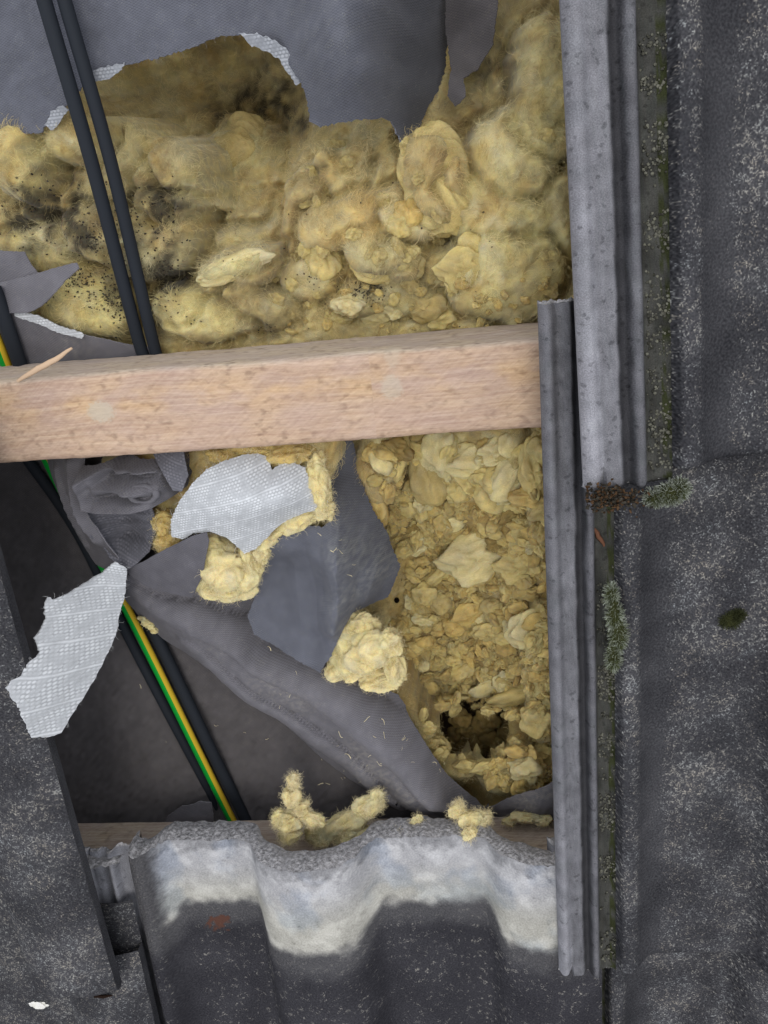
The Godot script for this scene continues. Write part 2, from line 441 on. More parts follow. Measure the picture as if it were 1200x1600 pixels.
func tile_mesh(fr: Transform3D, x0: float, x1: float, length: float, seed: int, notch: bool, pale: bool, ribs: bool, wide := 1.0) -> Array:
	# fr: x across, -y down the slope from the head, z out. Returns [top with tail, end face]
	var xs := PackedFloat32Array()
	var x := x0
	while x < x1 - 0.01:
		xs.append(x)
		x += 0.6 if ribs or x < 56.0 else 2.0
	xs.append(x1)
	var rows := PackedFloat32Array()
	var s := 0.0
	while s < length - 9.0: rows.append(s); s += 3.0 if s < 90.0 else 5.0
	for q in [9.0, 6.0, 4.0, 2.6, 1.5, 0.7, 0.2, 0.0]: rows.append(length - q)
	var b := Build.new(); var nx := xs.size(); var ny := rows.size()
	var off := seed * 37.0
	var col := Color.WHITE
	for r in ny:
		for k in nx:
			var xx := xs[k]; var ss := rows[r]
			var z := prof(xx)
			var e := length - ss
			if e < 5.0: z -= 5.0 - sqrt(25.0 - (5.0 - e) * (5.0 - e))
			if ss < 2.5: z -= 0.9 * (1.0 - ss / 2.5)
			if ribs and xx < 8.0: z -= 5.0 * sstep(16.0, 0.0, e) + 3.0 * sstep(5.0, 0.0, ss)
			z += noise.get_noise_3d(xx * 3.0 + off, ss * 3.0, off) * 0.7 + fine.get_noise_3d(xx * 14.0, ss * 14.0, off) * (0.4 if ribs else 0.22)
			var jag := 0.0
			if r == 0 and ribs: jag = 0.5 * noise.get_noise_2d(xx * 5.0 + off, 70.0)
			elif r == ny - 1 or r == 0: jag = fine.get_noise_2d(xx * 10.0 + off, 7.0) * 1.6 + noise.get_noise_2d(xx * 5.0 + off, 70.0) * 1.8
			if ribs:
				# bare outer rib, pitted band, groove, thin rib, then the dirty water channel
				var wob := xx + 1.2 * noise.get_noise_2d(ss * 4.0 + off, 17.0)
				var tone := (0.33 if wide > 1.1 else 0.23) + 0.14 * sstep(0.62 * length, 0.97 * length, ss + 30.0 * noise.get_noise_2d(ss * 3.0, off)) + 0.03 * noise.get_noise_2d(ss * 3.0, off)
				var band := (0.27 if wide > 1.1 else 0.22) + 0.07 * clampf(noise.get_noise_2d(ss * 1.5 + off, 55.0), -0.6, 1.0) + 0.05 * fine.get_noise_2d(ss * 12.0 + off, xx * 12.0)
				tone = lerpf(tone, band, sstep(6.5, 8.5, wob))
				tone = lerpf(tone, 0.075, sstep(14.0, 15.5, wob))
				tone = lerpf(tone, 0.18 + 0.05 * noise.get_noise_2d(ss * 4.0, off + 40.0), sstep(19.0, 20.5, wob))
				tone = lerpf(tone, 0.085 + 0.05 * clampf(noise.get_noise_2d(ss * 6.0 + off, xx * 9.0), -1, 1), sstep(23.6, 24.8, wob))
				if pale: tone = lerpf(0.36, tone * 0.9, sstep(52.0, 74.0, ss + 8.0 * noise.get_noise_2d(xx * 20.0, off)))
				col = Color(tone * 0.98, tone * 0.985, tone * 1.08)
				if xx > 24.2 and not pale: col = Color(tone * 1.02, tone * 1.03, tone * 0.94)
				if xx > 31.0 and not pale and fine.get_noise_2d(ss * 10.0 + off, xx * 6.0) > -0.05: col = Color(0.055, 0.065, 0.03)
				z += (fine.get_noise_2d(ss * 22.0, xx * 22.0 + off) * 0.8 if xx > 25.0 else 0.0)
			b.add(fr * (Vector3(xx * wide if ribs else xx + 34.0 * (wide - 1.0), -ss + (jag if r == 0 else -jag), z) * 0.001), Vector2(xx / 450.0, ss / 450.0) if not ribs else Vector2(xx / 120.0 + seed * 0.3, ss / 120.0), col)
	for r in ny - 1:
		for k in nx - 1:
			if notch and xs[k] > 303.0 and rows[r] < 68.0: continue
			var a := r * nx + k
			b.quad(a, a + nx, a + nx + 1, a + 1)
	# tail face, sides and underside
	var start := b.v.size()
	for q in 2:
		for k in nx:
			var src: Vector3 = b.v[(ny - 1) * nx + k]
			if q == 1: src = fr * (Vector3(xs[k] * wide if ribs else xs[k] + 34.0 * (wide - 1.0), -length + 1.5, under(xs[k])) * 0.001)
			b.add(src, Vector2(xs[k] / 450.0, 0.9 + q * 0.02), col)
	for k in nx - 1:
		b.quad(start + k, start + nx + k, start + nx + k + 1, start + k + 1)
	start = b.v.size()
	var ur := [2.0, 34.0, length * 0.5, length - 1.5]
	for r in 4:
		for k in nx: b.add(fr * (Vector3(xs[k] * wide if ribs else xs[k] + 34.0 * (wide - 1.0), -ur[r], under(xs[k]) - (4.0 if r == 0 and not ribs else 0.0)) * 0.001), Vector2(xs[k] / 450.0, ur[r] / 450.0), Color(0.8, 0.8, 0.8))
	for r in 3:
		for k in nx - 1:
			if notch and xs[k] > 303.0 and r == 0: continue
			var a := start + r * nx + k
			b.quad(a, a + 1, a + nx + 1, a + nx)
	for side in [0, nx - 1]:
		var lo := b.v.size()
		for r in ny:
			var t: Vector3 = b.v[r * nx + side]
			b.add(t, Vector2(0.1, rows[r] / 450.0), b.c[r * nx + side])
			b.add(fr * (Vector3(xs[side] * wide if ribs else xs[side] + 34.0 * (wide - 1.0), -clampf(rows[r], 2.0, length - 1.5), under(xs[side])) * 0.001), Vector2(0.13, rows[r] / 450.0), b.c[r * nx + side])
		for r in ny - 1:
			if notch and side > 0 and rows[r] < 68.0: continue
			var a := lo + r * 2
			if side == 0: b.quad(a, a + 1, a + 3, a + 2)
			else: b.quad(a, a + 2, a + 3, a + 1)
	# rough end at the head
	var e := Build.new()
	var steps := 7
	for q in steps + 1:
		for k in nx:
			var t := q / float(steps)
			var top: Vector3 = b.v[k]
			var bot := fr * (Vector3(xs[k] * wide if ribs else xs[k] + 34.0 * (wide - 1.0), -1.0 + noise.get_noise_2d(xs[k] * 6.0, 300.0) * 2.2, under(xs[k]) - (4.0 if not ribs else 0.0) + noise.get_noise_2d(xs[k] * 9.0, 50.0) * 1.6) * 0.001)
			var p := top.lerp(bot, t)
			var rough := (fine.get_noise_3d(xs[k] * 16.0, t * 90.0, off) * 1.3 + noise.get_noise_3d(xs[k] * 12.0, t * 40.0, off) * 1.6) * sin(PI * clampf(t * 0.9 + 0.08, 0, 1))
			e.add(p + fr.basis * (Vector3(0, rough + 1.4 * sin(PI * t), 0) * 0.001), Vector2.ZERO, Color(0.54, 0.54, 0.57))
	for q in steps:
		for k in nx - 1:
			var a := q * nx + k
			e.quad(a, a + 1, a + nx + 1, a + nx)
	return [b, e]

func make_tile(label: String, left: float, head: float, turn: float, length: float, seed: int, notch := false, pale := false, wide := 1.0) -> Node3D:
	var base := Vector3(left, head, 0)
	var t := thing("roof_tile", label, "roof tile", base, "concrete roof tiles round the opening")
	var fr := Transform3D(Basis(Vector3(0, 0, 1), deg_to_rad(turn)) * Basis(Vector3(1, 0, 0), deg_to_rad(-3.9)), base)
	var body := tile_mesh(fr, 34.0, 330.0, length, seed, notch, pale, false, wide)
	var ribs := tile_mesh(fr, 0.0, 34.0, length + (7.0 if wide != 1.0 or seed == 3 else 0.0), seed, false, pale, true, wide)
	part("tile_body", body[0], M.head_tile if pale else M.tile, t)
	var rb := part("interlocking_ribs", ribs[0], M.rib, t)
	part("cut_edge", body[1], M.cut, t)
	part("cut_edge", ribs[1], M.cut, t)
	return t

# ------------------------------------------------------------------ cloth
func jagged(poly: PackedVector2Array, step: float, amp: float, seed: int) -> PackedVector2Array:
	var out := PackedVector2Array()
	var r := RandomNumberGenerator.new(); r.seed = seed
	for k in poly.size():
		var a := poly[k]; var b := poly[(k + 1) % poly.size()]
		var n := maxi(1, int(a.distance_to(b) / step))
		var side := (b - a).orthogonal().normalized()
		for q in n:
			var p := a.lerp(b, q / float(n))
			out.append(p + side * (noise.get_noise_2d(p.x * 90000.0 * 0.004 + seed, p.y * 360.0) * amp * 1.6 + r.randf_range(-0.5, 0.5) * amp))
	return out

func cloth(pxy: Array, ctrl: Array, opt := {}) -> Build:
	# pxy: flat list of outline points (survey pixels); ctrl: flat list of px, py, z in mm
	var cp := PackedVector3Array()
	for k in range(0, ctrl.size(), 3): cp.append(Vector3(ctrl[k] / 1000.0, ctrl[k + 1] / 1000.0, ctrl[k + 2] / 1000.0))
	var ts := Tps.new(cp)
	var cl := PackedVector3Array()
	for k in range(0, ctrl.size(), 3): cl.append(P(ctrl[k], ctrl[k + 1], ctrl[k + 2] / 1000.0))
	var tl := Tps.new(cl)
	var poly := PackedVector2Array()
	for k in range(0, pxy.size(), 2):
		var p := P(pxy[k], pxy[k + 1], ts.at(pxy[k] / 1000.0, pxy[k + 1] / 1000.0))
		poly.append(Vector2(p.x, p.y))
	poly = jagged(poly, 0.0011, opt.get("jag", 0.0004), opt.get("seed", 1))
	if Geometry2D.is_polygon_clockwise(poly): poly.reverse()
	var wr: float = opt.get("wrinkle", 0.0008); var wf: float = opt.get("wf", 3.0)
	var sd: float = opt.get("seed", 1) * 13.7
	var ridges: Array = opt.get("ridges", [])             # each: px, py, px, py, height mm, width mm
	var rl := []
	for q in ridges:
		var zz := ts.at(q[0] / 1000.0, q[1] / 1000.0)
		var a := P(q[0], q[1], zz); var b2 := P(q[2], q[3], ts.at(q[2] / 1000.0, q[3] / 1000.0))
		rl.append([Vector2(a.x, a.y), Vector2(b2.x, b2.y), q[4] / 1000.0, q[5] / 1000.0, opt.get("rolls", false) and q[4] > 0])
	var lines := []                                       # rolls: px, py, height mm, half width mm, ...
	for q in opt.get("lines", []):
		var l := []
		for k in range(0, q.size(), 4):
			var p := P(q[k], q[k + 1], ts.at(q[k] / 1000.0, q[k + 1] / 1000.0)); l.append([Vector2(p.x, p.y), q[k + 2] / 1000.0, q[k + 3] / 1000.0])
		lines.append(l)
	var hz := func(x: float, y: float) -> float:
		var z: float = tl.at(x, y) + wr * noise.get_noise_3d(x * 1000.0 * wf, y * 1000.0 * wf, sd) + wr * 0.25 * fine.get_noise_3d(x * 6000.0, y * 6000.0, sd)
		for q in rl:
			var p := Vector2(x, y)
			var c := Geometry2D.get_closest_point_to_segment(p, q[0], q[1])
			var d: float = p.distance_to(c) / q[3]
			var len01: float = q[0].distance_to(c) / q[0].distance_to(q[1])
			if opt.get("tent", false):
				if d < 1.0: z += q[2] * (1.0 - d) * (0.45 + 0.55 * sin(PI * clampf(len01, 0.05, 0.95)))
			elif q[4]:
				if d < 1.0: z += q[2] * sqrt(1.0 - d * d) * (0.45 + 0.55 * sin(PI * clampf(len01, 0.05, 0.95)))
			else: z += q[2] * exp(-d * d) * (0.35 + 0.65 * sin(PI * clampf(len01, 0.05, 0.95)))
		var lift := 0.0
		for l in lines:
			var best := 9.0; var h := 0.0
			for k in l.size() - 1:
				var p := Vector2(x, y)
				var c := Geometry2D.get_closest_point_to_segment(p, l[k][0], l[k + 1][0])
				var t: float = l[k][0].distance_to(c) / l[k][0].distance_to(l[k + 1][0])
				var d: float = p.distance_to(c) / lerpf(l[k][2], l[k + 1][2], t)
				if d < best: best = d; h = lerpf(l[k][1], l[k + 1][1], t)
			if best < 1.0: lift = maxf(lift, h * sqrt(1.0 - best * best))
		z += lift
		return z
	var step: float = opt.get("step", 0.0022)
	var rot: float = opt.get("rot", 0.0)
	var lo := poly[0]; var hi := poly[0]
	for p in poly: lo = lo.min(p); hi = hi.max(p)
	var b := Build.new()
	var seen := {}
	var tone: Color = opt.get("tone", Color.WHITE) * (1.0 if opt.get("knit", false) else 0.5)
	var dust: Array = opt.get("dust", [])                # each: px, py, radius px, strength
	var dl := []
	for q in dust:
		var p := P(q[0], q[1], ts.at(q[0] / 1000.0, q[1] / 1000.0)); dl.append([Vector2(p.x, p.y), q[2] / 3000.0, q[3]])
	var eps := 0.0006
	var put := func(p: Vector2) -> int:
		var key := Vector2i(int(round(p.x * 2e6)), int(round(p.y * 2e6)))
		if seen.has(key): return seen[key]
		var z: float = hz.call(p.x, p.y)
		var zx: float = hz.call(p.x + eps, p.y); var zy: float = hz.call(p.x, p.y + eps)
		var id := b.add(Vector3(p.x, p.y, z), p.rotated(rot), tone)
		b.n.append(Vector3(-(zx - z) / eps, -(zy - z) / eps, 1.0).normalized())
		if dl.size():
			var amount := 0.0
			for q in dl: amount += q[2] * exp(-(p - q[0]).length_squared() / (q[1] * q[1]))
			amount = clampf(amount * 1.1 * clampf(0.6 + 1.6 * fine.get_noise_2d(p.x * 9000.0, p.y * 9000.0), 0, 1.6), 0, 1)
			b.c[id] = tone.lerp(Color(1.0, 0.97, 0.80), amount)
		seen[key] = id
		return id
	var nx := int((hi.x - lo.x) / step) + 1; var ny := int((hi.y - lo.y) / step) + 1
	# which cells touch the outline
	var edge := {}
	for k in poly.size():
		var a := poly[k]; var c := poly[(k + 1) % poly.size()]
		var n := maxi(1, int(a.distance_to(c) / step * 4.0))
		for q in n + 1:
			var p := a.lerp(c, q / float(n))
			var ci := Vector2i(int((p.x - lo.x) / step), int((p.y - lo.y) / step))
			for dx in [-1, 0, 1]:
				for dy in [-1, 0, 1]: edge[ci + Vector2i(dx, dy)] = true
	for gy in range(-1, ny + 1):
		for gx in range(-1, nx + 1):
			var a := lo + Vector2(gx, gy) * step
			var c := PackedVector2Array([a, a + Vector2(step, 0), a + Vector2(step, step), a + Vector2(0, step)])
			if edge.has(Vector2i(gx, gy)):
				for piece in Geometry2D.intersect_polygons(c, poly):
					if Geometry2D.is_polygon_clockwise(piece): continue
					var t := Geometry2D.triangulate_polygon(piece)
					for k in range(0, t.size(), 3):
						var p0 := piece[t[k]]; var p1 := piece[t[k + 1]]; var p2 := piece[t[k + 2]]
						var cr := (p1 - p0).cross(p2 - p0)
						if absf(cr) < 1e-13: continue
						if cr > 0: b.tri(put.call(p0), put.call(p1), put.call(p2))
						else: b.tri(put.call(p0), put.call(p2), put.call(p1))
			elif Geometry2D.is_point_in_polygon(a + Vector2(step, step) * 0.5, poly):
				b.quad(put.call(c[0]), put.call(c[1]), put.call(c[2]), put.call(c[3]))
	# give it thickness
	var th: float = opt.get("thick", 0.0008)
	var n0 := b.v.size(); var tris := b.i.size()
	for k in n0:
		b.add(b.v[k] - b.n[k] * th, b.uv[k], b.c[k]); b.n.append(-b.n[k])
	var once := {}
	for k in range(0, tris, 3):
		for q in 3:
			var e := Vector2i(b.i[k + q], b.i[k + (q + 1) % 3])
			once[e] = true
		b.tri(n0 + b.i[k], n0 + b.i[k + 2], n0 + b.i[k + 1])
	for e in once:
		if not once.has(Vector2i(e.y, e.x)):
			var out3 := (b.v[e.y] - b.v[e.x]).cross(b.n[e.x]).normalized()
			var q := []
			for s in [[e.x, 0], [e.y, 0], [e.y, n0], [e.x, n0]]:
				q.append(b.add(b.v[s[0] + s[1]], b.uv[s[0]], b.c[s[0]] * opt.get("rim", 1.35))); b.n.append(out3)
			b.quad(q[3], q[2], q[1], q[0])
	return b

# ------------------------------------------------------------------ wool
func blob(seed: int, size: float, amp: float, freq: float, fold: float, nu := 28, nv := 18, tone := 0.12) -> Build:
	var b := Build.new(); var off := seed * 17.3
	for j in nv + 1:
		for k in nu:
			var th := PI * j / nv; var ph := TAU * k / nu
			var d := Vector3(sin(th) * cos(ph), sin(th) * sin(ph), cos(th))
			var q := d * freq * 60.0 + Vector3(off, off * 0.7, -off)
			var w := Vector3(noise.get_noise_3d(q.x + 500, q.y, q.z), noise.get_noise_3d(q.x, q.y + 500, q.z), noise.get_noise_3d(q.x, q.y, q.z + 500)) * 40.0
			q += w
			var n1 := noise.get_noise_3d(q.x, q.y, q.z)
			var n2 := absf(noise.get_noise_3d(q.x * 1.7 + 90, q.y * 1.7, q.z * 1.7))
			var n3 := fine.get_noise_3d(q.x * 3.0, q.y * 3.0, q.z * 3.0)
			var r := 1.0 + amp * n1 * 1.6 - fold * (1.0 - sstep(0.0, 0.22, n2)) + amp * 0.18 * n3
			var g := 1.0 + tone * (noise.get_noise_3d(q.x * 1.3, q.y * 1.3 + 70, q.z) * 1.6) - 0.16 * (1.0 - sstep(0.0, 0.12, n2))
			b.add(d * r * size, Vector2.ZERO, Color(g, g, g * (0.97 + 0.1 * n1)))
	for j in nv:
		for k in nu:
			var a := j * nu + k; var a2 := j * nu + (k + 1) % nu
			if j > 0: b.tri(a, a + nu, a2)
			if j < nv - 1: b.tri(a2, a + nu, a2 + nu)
	return b

func pillow(seed: int, size: float, amp: float, freq: float, nu := 40, nv := 28) -> Build:
	# a soft torn piece: rounded, uneven in outline, a little folded
	var b := Build.new(); var off := seed * 19.7
	for j in nv + 1:
		for k in nu:
			var th := PI * j / nv; var ph := TAU * k / nu
			var d := Vector3(sin(th) * cos(ph), sin(th) * sin(ph), cos(th))
			var q := d * freq * 60.0 + Vector3(off, -off, off * 0.5)
			var n1 := soft.get_noise_3d(q.x, q.y, q.z)
			var n2 := soft.get_noise_3d(q.x * 2.3 + 50.0, q.y * 2.3, q.z * 2.3)
			var n3 := noise.get_noise_3d(q.x * 4.0, q.y * 4.0, q.z * 4.0 + 30.0)
			var crease := 1.0 - sstep(0.0, 0.16, absf(soft.get_noise_3d(q.x * 1.2, q.y * 1.2 + 300.0, q.z * 1.2)))
			var r := 1.0 + amp * n1 + amp * 0.35 * n2 + 0.06 * n3 - 0.09 * crease
			var g := 0.90 + 0.10 * n1 + 0.10 * n2 + 0.06 * n3 - 0.10 * crease
			b.add(d * r * size, Vector2.ZERO, Color(g, g * (0.985 + 0.02 * n2), g * (0.95 + 0.10 * n2)))
	for j in nv:
		for k in nu:
			var a := j * nu + k; var a2 := j * nu + (k + 1) % nu
			if j > 0: b.tri(a, a + nu, a2)
			if j < nv - 1: b.tri(a2, a + nu, a2 + nu)
	return b

func strand_mesh(len: float, rad: float, bend: float) -> ArrayMesh:
	var b := Build.new(); var n := 5
	for j in n + 1:
		var t := j / float(n)
		var c := Vector3(sin(t * 2.2) * bend * len, (1.0 - cos(t * 2.6)) * bend * 0.5 * len, t * len)
		for k in 3:
			var a := TAU * k / 3.0
			b.add(c + Vector3(cos(a), sin(a), 0) * rad * (1.0 - 0.5 * t))
	for j in n:
		for k in 3:
			var a := j * 3 + k; var a2 := j * 3 + (k + 1) % 3
			b.quad(a, a2, a2 + 3, a + 3)
	return b.commit()

func lean(dir: Vector3, spin: float, s := 1.0) -> Basis:
	var z := dir.normalized()
	var x := z.cross(Vector3(0.31, 0.95, 0.05)).normalized()
	return Basis(x, z.cross(x), z) * Basis(Vector3(0, 0, 1), spin) * Basis.from_scale(Vector3.ONE * s)

func tang(n: Vector3) -> Vector3:
	var d := rand_dir()
	return (d - n * d.dot(n)).normalized()

func rand_dir() -> Vector3:
	return Vector3(rng.randfn(), rng.randfn(), rng.randfn()).normalized()

func _ready() -> void:
	var t0 := Time.get_ticks_msec()
	# --- camera frame in roof axes, from the vanishing points of battens and tile edges
	axis_r = Vector3(11700, -670, -FOCAL).normalized()
	var dx := -(axis_r.y * 3150.0 + axis_r.z * FOCAL) / axis_r.x
	var down := Vector3(dx, 3150.0, FOCAL).normalized()
	axis_u = -down
	axis_n = -axis_r.cross(down)
	var r0 := ray(600, 800)
	eye = Vector3(r0.x * CAM_H / r0.z, r0.y * CAM_H / r0.z, CAM_H)
	roof = Transform3D(Basis(Vector3(1, 0, 0), deg_to_rad(-(90.0 - PITCH))) * Basis(), Vector3(0, 4.0, 0))
	roof.basis = Basis(Vector3(1, 0, 0), Vector3(0, sin(deg_to_rad(PITCH)), -cos(deg_to_rad(PITCH))), Vector3(0, cos(deg_to_rad(PITCH)), sin(deg_to_rad(PITCH))))

	var cam := Camera3D.new()
	cam.name = "camera"
	cam.fov = rad_to_deg(2.0 * atan(800.0 / FOCAL))
	cam.near = 0.01; cam.far = 50.0
	var cx := Vector3(axis_r.x, axis_u.x, axis_n.x)       # camera right, in roof axes
	var cyd := Vector3(axis_r.y, axis_u.y, axis_n.y)      # down
	var cz := Vector3(axis_r.z, axis_u.z, axis_n.z)       # forward
	cam.transform = roof * Transform3D(Basis(cx, -cyd, -cz), eye)
	add_child(cam)
	cam.current = true

	var env := Environment.new()
	env.background_mode = Environment.BG_SKY
	var sky := Sky.new(); var sm := ProceduralSkyMaterial.new()
	sm.sky_top_color = Color(0.86, 0.865, 0.88); sm.sky_horizon_color = Color(0.80, 0.805, 0.82)
	sm.sky_curve = 0.2
	sm.ground_bottom_color = Color(0.20, 0.20, 0.19); sm.ground_horizon_color = Color(0.42, 0.42, 0.42)
	sm.sky_energy_multiplier = 1.0
	sky.sky_material = sm
	env.sky = sky
	env.background_energy_multiplier = 1.0
	env.tonemap_mode = Environment.TONE_MAPPER_LINEAR
	env.tonemap_exposure = 1.85
	env.sdfgi_enabled = true; env.ssao_enabled = true; env.ssil_enabled = true
	var we := WorldEnvironment.new(); we.name = "world_environment"; we.environment = env
	add_child(we)
	var sun := DirectionalLight3D.new(); sun.name = "sun"
	sun.light_energy = 0.22; sun.light_angular_distance = 25.0; sun.light_color = Color(1.0, 0.98, 0.95)
	sun.shadow_enabled = true
	add_child(sun)
	var sun_from := roof.basis * Vector3(0.12, 0.28, 1.0)   # nearly square to the roof, a little from up the slope
	sun.look_at_from_position(Vector3(0, 9, 0) , Vector3(0, 9, 0) - sun_from, Vector3(1, 0, 0))

	noise.seed = 11; noise.frequency = 0.01; noise.fractal_octaves = 3
	noise.noise_type = FastNoiseLite.TYPE_SIMPLEX_SMOOTH
	fine.seed = 23; fine.frequency = 0.03; fine.fractal_octaves = 2
	fine.noise_type = FastNoiseLite.TYPE_SIMPLEX_SMOOTH
	soft.seed = 37; soft.frequency = 0.01; soft.fractal_type = FastNoiseLite.FRACTAL_NONE; soft.noise_type = FastNoiseLite.TYPE_SIMPLEX_SMOOTH
	rng.seed = 4242
	tile_textures(); wool_textures(); cloth_textures(); wood_textures()
	print("textures ", Time.get_ticks_msec() - t0)
	structure()
	tiles()
	print("tiles ", Time.get_ticks_msec() - t0)
	battens()
	wool()
	print("wool ", Time.get_ticks_msec() - t0)
	underlay()
	print("cloth ", Time.get_ticks_msec() - t0)
	cables()
	tufts()
	small_things()
	print("all ", Time.get_ticks_msec() - t0)

func box(lo: Vector3, hi: Vector3) -> Build:
	var b := Build.new()
	for a in 3:
		for s in 2:
			var u := (a + 1) % 3; var w := (a + 2) % 3
			var q := []
			for c in [[0, 0], [1, 0], [1, 1], [0, 1]]:
				var p := lo
				p[a] = hi[a] if s else lo[a]
				p[u] = hi[u] if c[0] else lo[u]
				p[w] = hi[w] if c[1] else lo[w]
				q.append(b.add(p, Vector2(p.x + p.z, p.y + p.z)))
			if s: b.quad(q[0], q[1], q[2], q[3])
			else: b.quad(q[3], q[2], q[1], q[0])
	return b

func structure() -> void:
	# boarding under the wool and the two rafters that hold the battens: close the roof from below
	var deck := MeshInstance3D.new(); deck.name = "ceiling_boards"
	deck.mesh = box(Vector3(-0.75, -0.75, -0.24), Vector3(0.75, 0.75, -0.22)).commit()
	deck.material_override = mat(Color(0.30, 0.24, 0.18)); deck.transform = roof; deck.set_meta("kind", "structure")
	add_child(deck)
	for x in [0.20, -0.46]:
		var r := MeshInstance3D.new(); r.name = "rafter" if x > 0 else "rafter_001"
		r.mesh = box(Vector3(x, -0.75, -0.22), Vector3(x + 0.06, 0.75, -0.041)).commit()
		r.material_override = mat(Color(0.42, 0.34, 0.25)); r.transform = roof; r.set_meta("kind", "structure")
		add_child(r)

func tiles() -> void:
	make_tile("grey concrete tile at lower centre with whitish limed head band", -0.218, -0.216, 0.0, 390.0, 1, false, true)
	make_tile("speckled dark concrete tile at upper right, its tail ending in moss", 0.0859, 0.424, 2.0, 395.0, 2, false, false, 1.18)
	make_tile("speckled dark concrete tile at middle right beside the lower half of the hole", 0.0832, 0.106, 0.25, 393.0, 3, false, false, 1.0)
	make_tile("dark concrete tile in the bottom right corner under the middle right tile", 0.082, -0.213, 0.0, 390.0, 4)
	make_tile("speckled concrete tile at left edge with the pale torn strip hanging on it", -0.534, 0.094, 1.7, 400.0, 5)
	make_tile("dark concrete tile in bottom left corner with a white dropping on it", -0.5155, -0.216, 0.0, 390.0, 6, true)

func batten(label: String, y0: float, y1: float, shift: float) -> void:
	var sec := []                                        # section from the lower bottom corner, round the top, clockwise seen from +x ... [y, z]
	var c := 0.003
	var lo := -0.0405; var hi := -0.0006
	var raw := [[y1 + 0.003, lo], [y1 + 0.0015, hi - 0.003], [y1 + 0.0005, hi - 0.0008], [y1 - 0.0012, hi], [y0 + c, hi], [y0 + c * 0.3, hi - c * 0.3], [y0, hi - c], [y0, lo]]
	var pts := []
	for k in raw.size():
		var a: Array = raw[k]; var d: Array = raw[(k + 1) % raw.size()]
		var n := maxi(1, int(Vector2(a[0] - d[0], a[1] - d[1]).length() / 0.003))
		for q in n: pts.append([lerpf(a[0], d[0], q / float(n)), lerpf(a[1], d[1], q / float(n))])
	var b := Build.new()
	var nx := 240; var np := pts.size()
	var per := 0.0
	var vs := [0.0]
	for k in np:
		var a: Array = pts[k]; var d: Array = pts[(k + 1) % np]
		per += Vector2(a[0] - d[0], a[1] - d[1]).length(); vs.append(per)
	for k in nx + 1:
		var x := lerpf(-0.40, 0.44, k / float(nx))
		for q in np + 1:
			var p: Array = pts[q % np]
			var w := 0.0004 * fine.get_noise_3d(x * 4000.0, p[0] * 12000.0, p[1] * 12000.0) + 0.0012 * noise.get_noise_3d(x * 900.0 + shift, p[0] * 2000.0, p[1] * 2000.0)
			b.add(Vector3(x, p[0] + w * (1.0 if p[0] > (y0 + y1) * 0.5 else -1.0), p[1] + w * 0.4), Vector2((x + shift) / 0.6, (vs[q] + 0.02) / 0.2))
	for k in nx:
		for q in np:
			var a := k * (np + 1) + q
			b.quad(a, a + 1, a + np + 2, a + np + 1)
	solo("roof_batten", b, M.wood, label, "batten", Vector3(0, (y0 + y1) * 0.5, lo), "roof battens")

func battens() -> void:
	batten("bare sawn timber batten crossing the hole from left to right", 0.041, 0.086, 0.0)
	batten("brown timber batten mostly hidden under the pale headed tile", -0.300, -0.254, 0.27)

# --- the wool bed: one lumpy mass, with the pieces that can be told apart lying on it
var bed_x0 := -0.275
var bed_y0 := -0.315
const BED_STEP := 0.0016
var bed_nx := 260
var bed_ny := 400
var bed_z := PackedFloat32Array()

func bed_at(x: float, y: float) -> float:
	var gx := clampi(int((x - bed_x0) / BED_STEP), 0, bed_nx - 1); var gy := clampi(int((y - bed_y0) / BED_STEP), 0, bed_ny - 1)
	return bed_z[gy * bed_nx + gx]

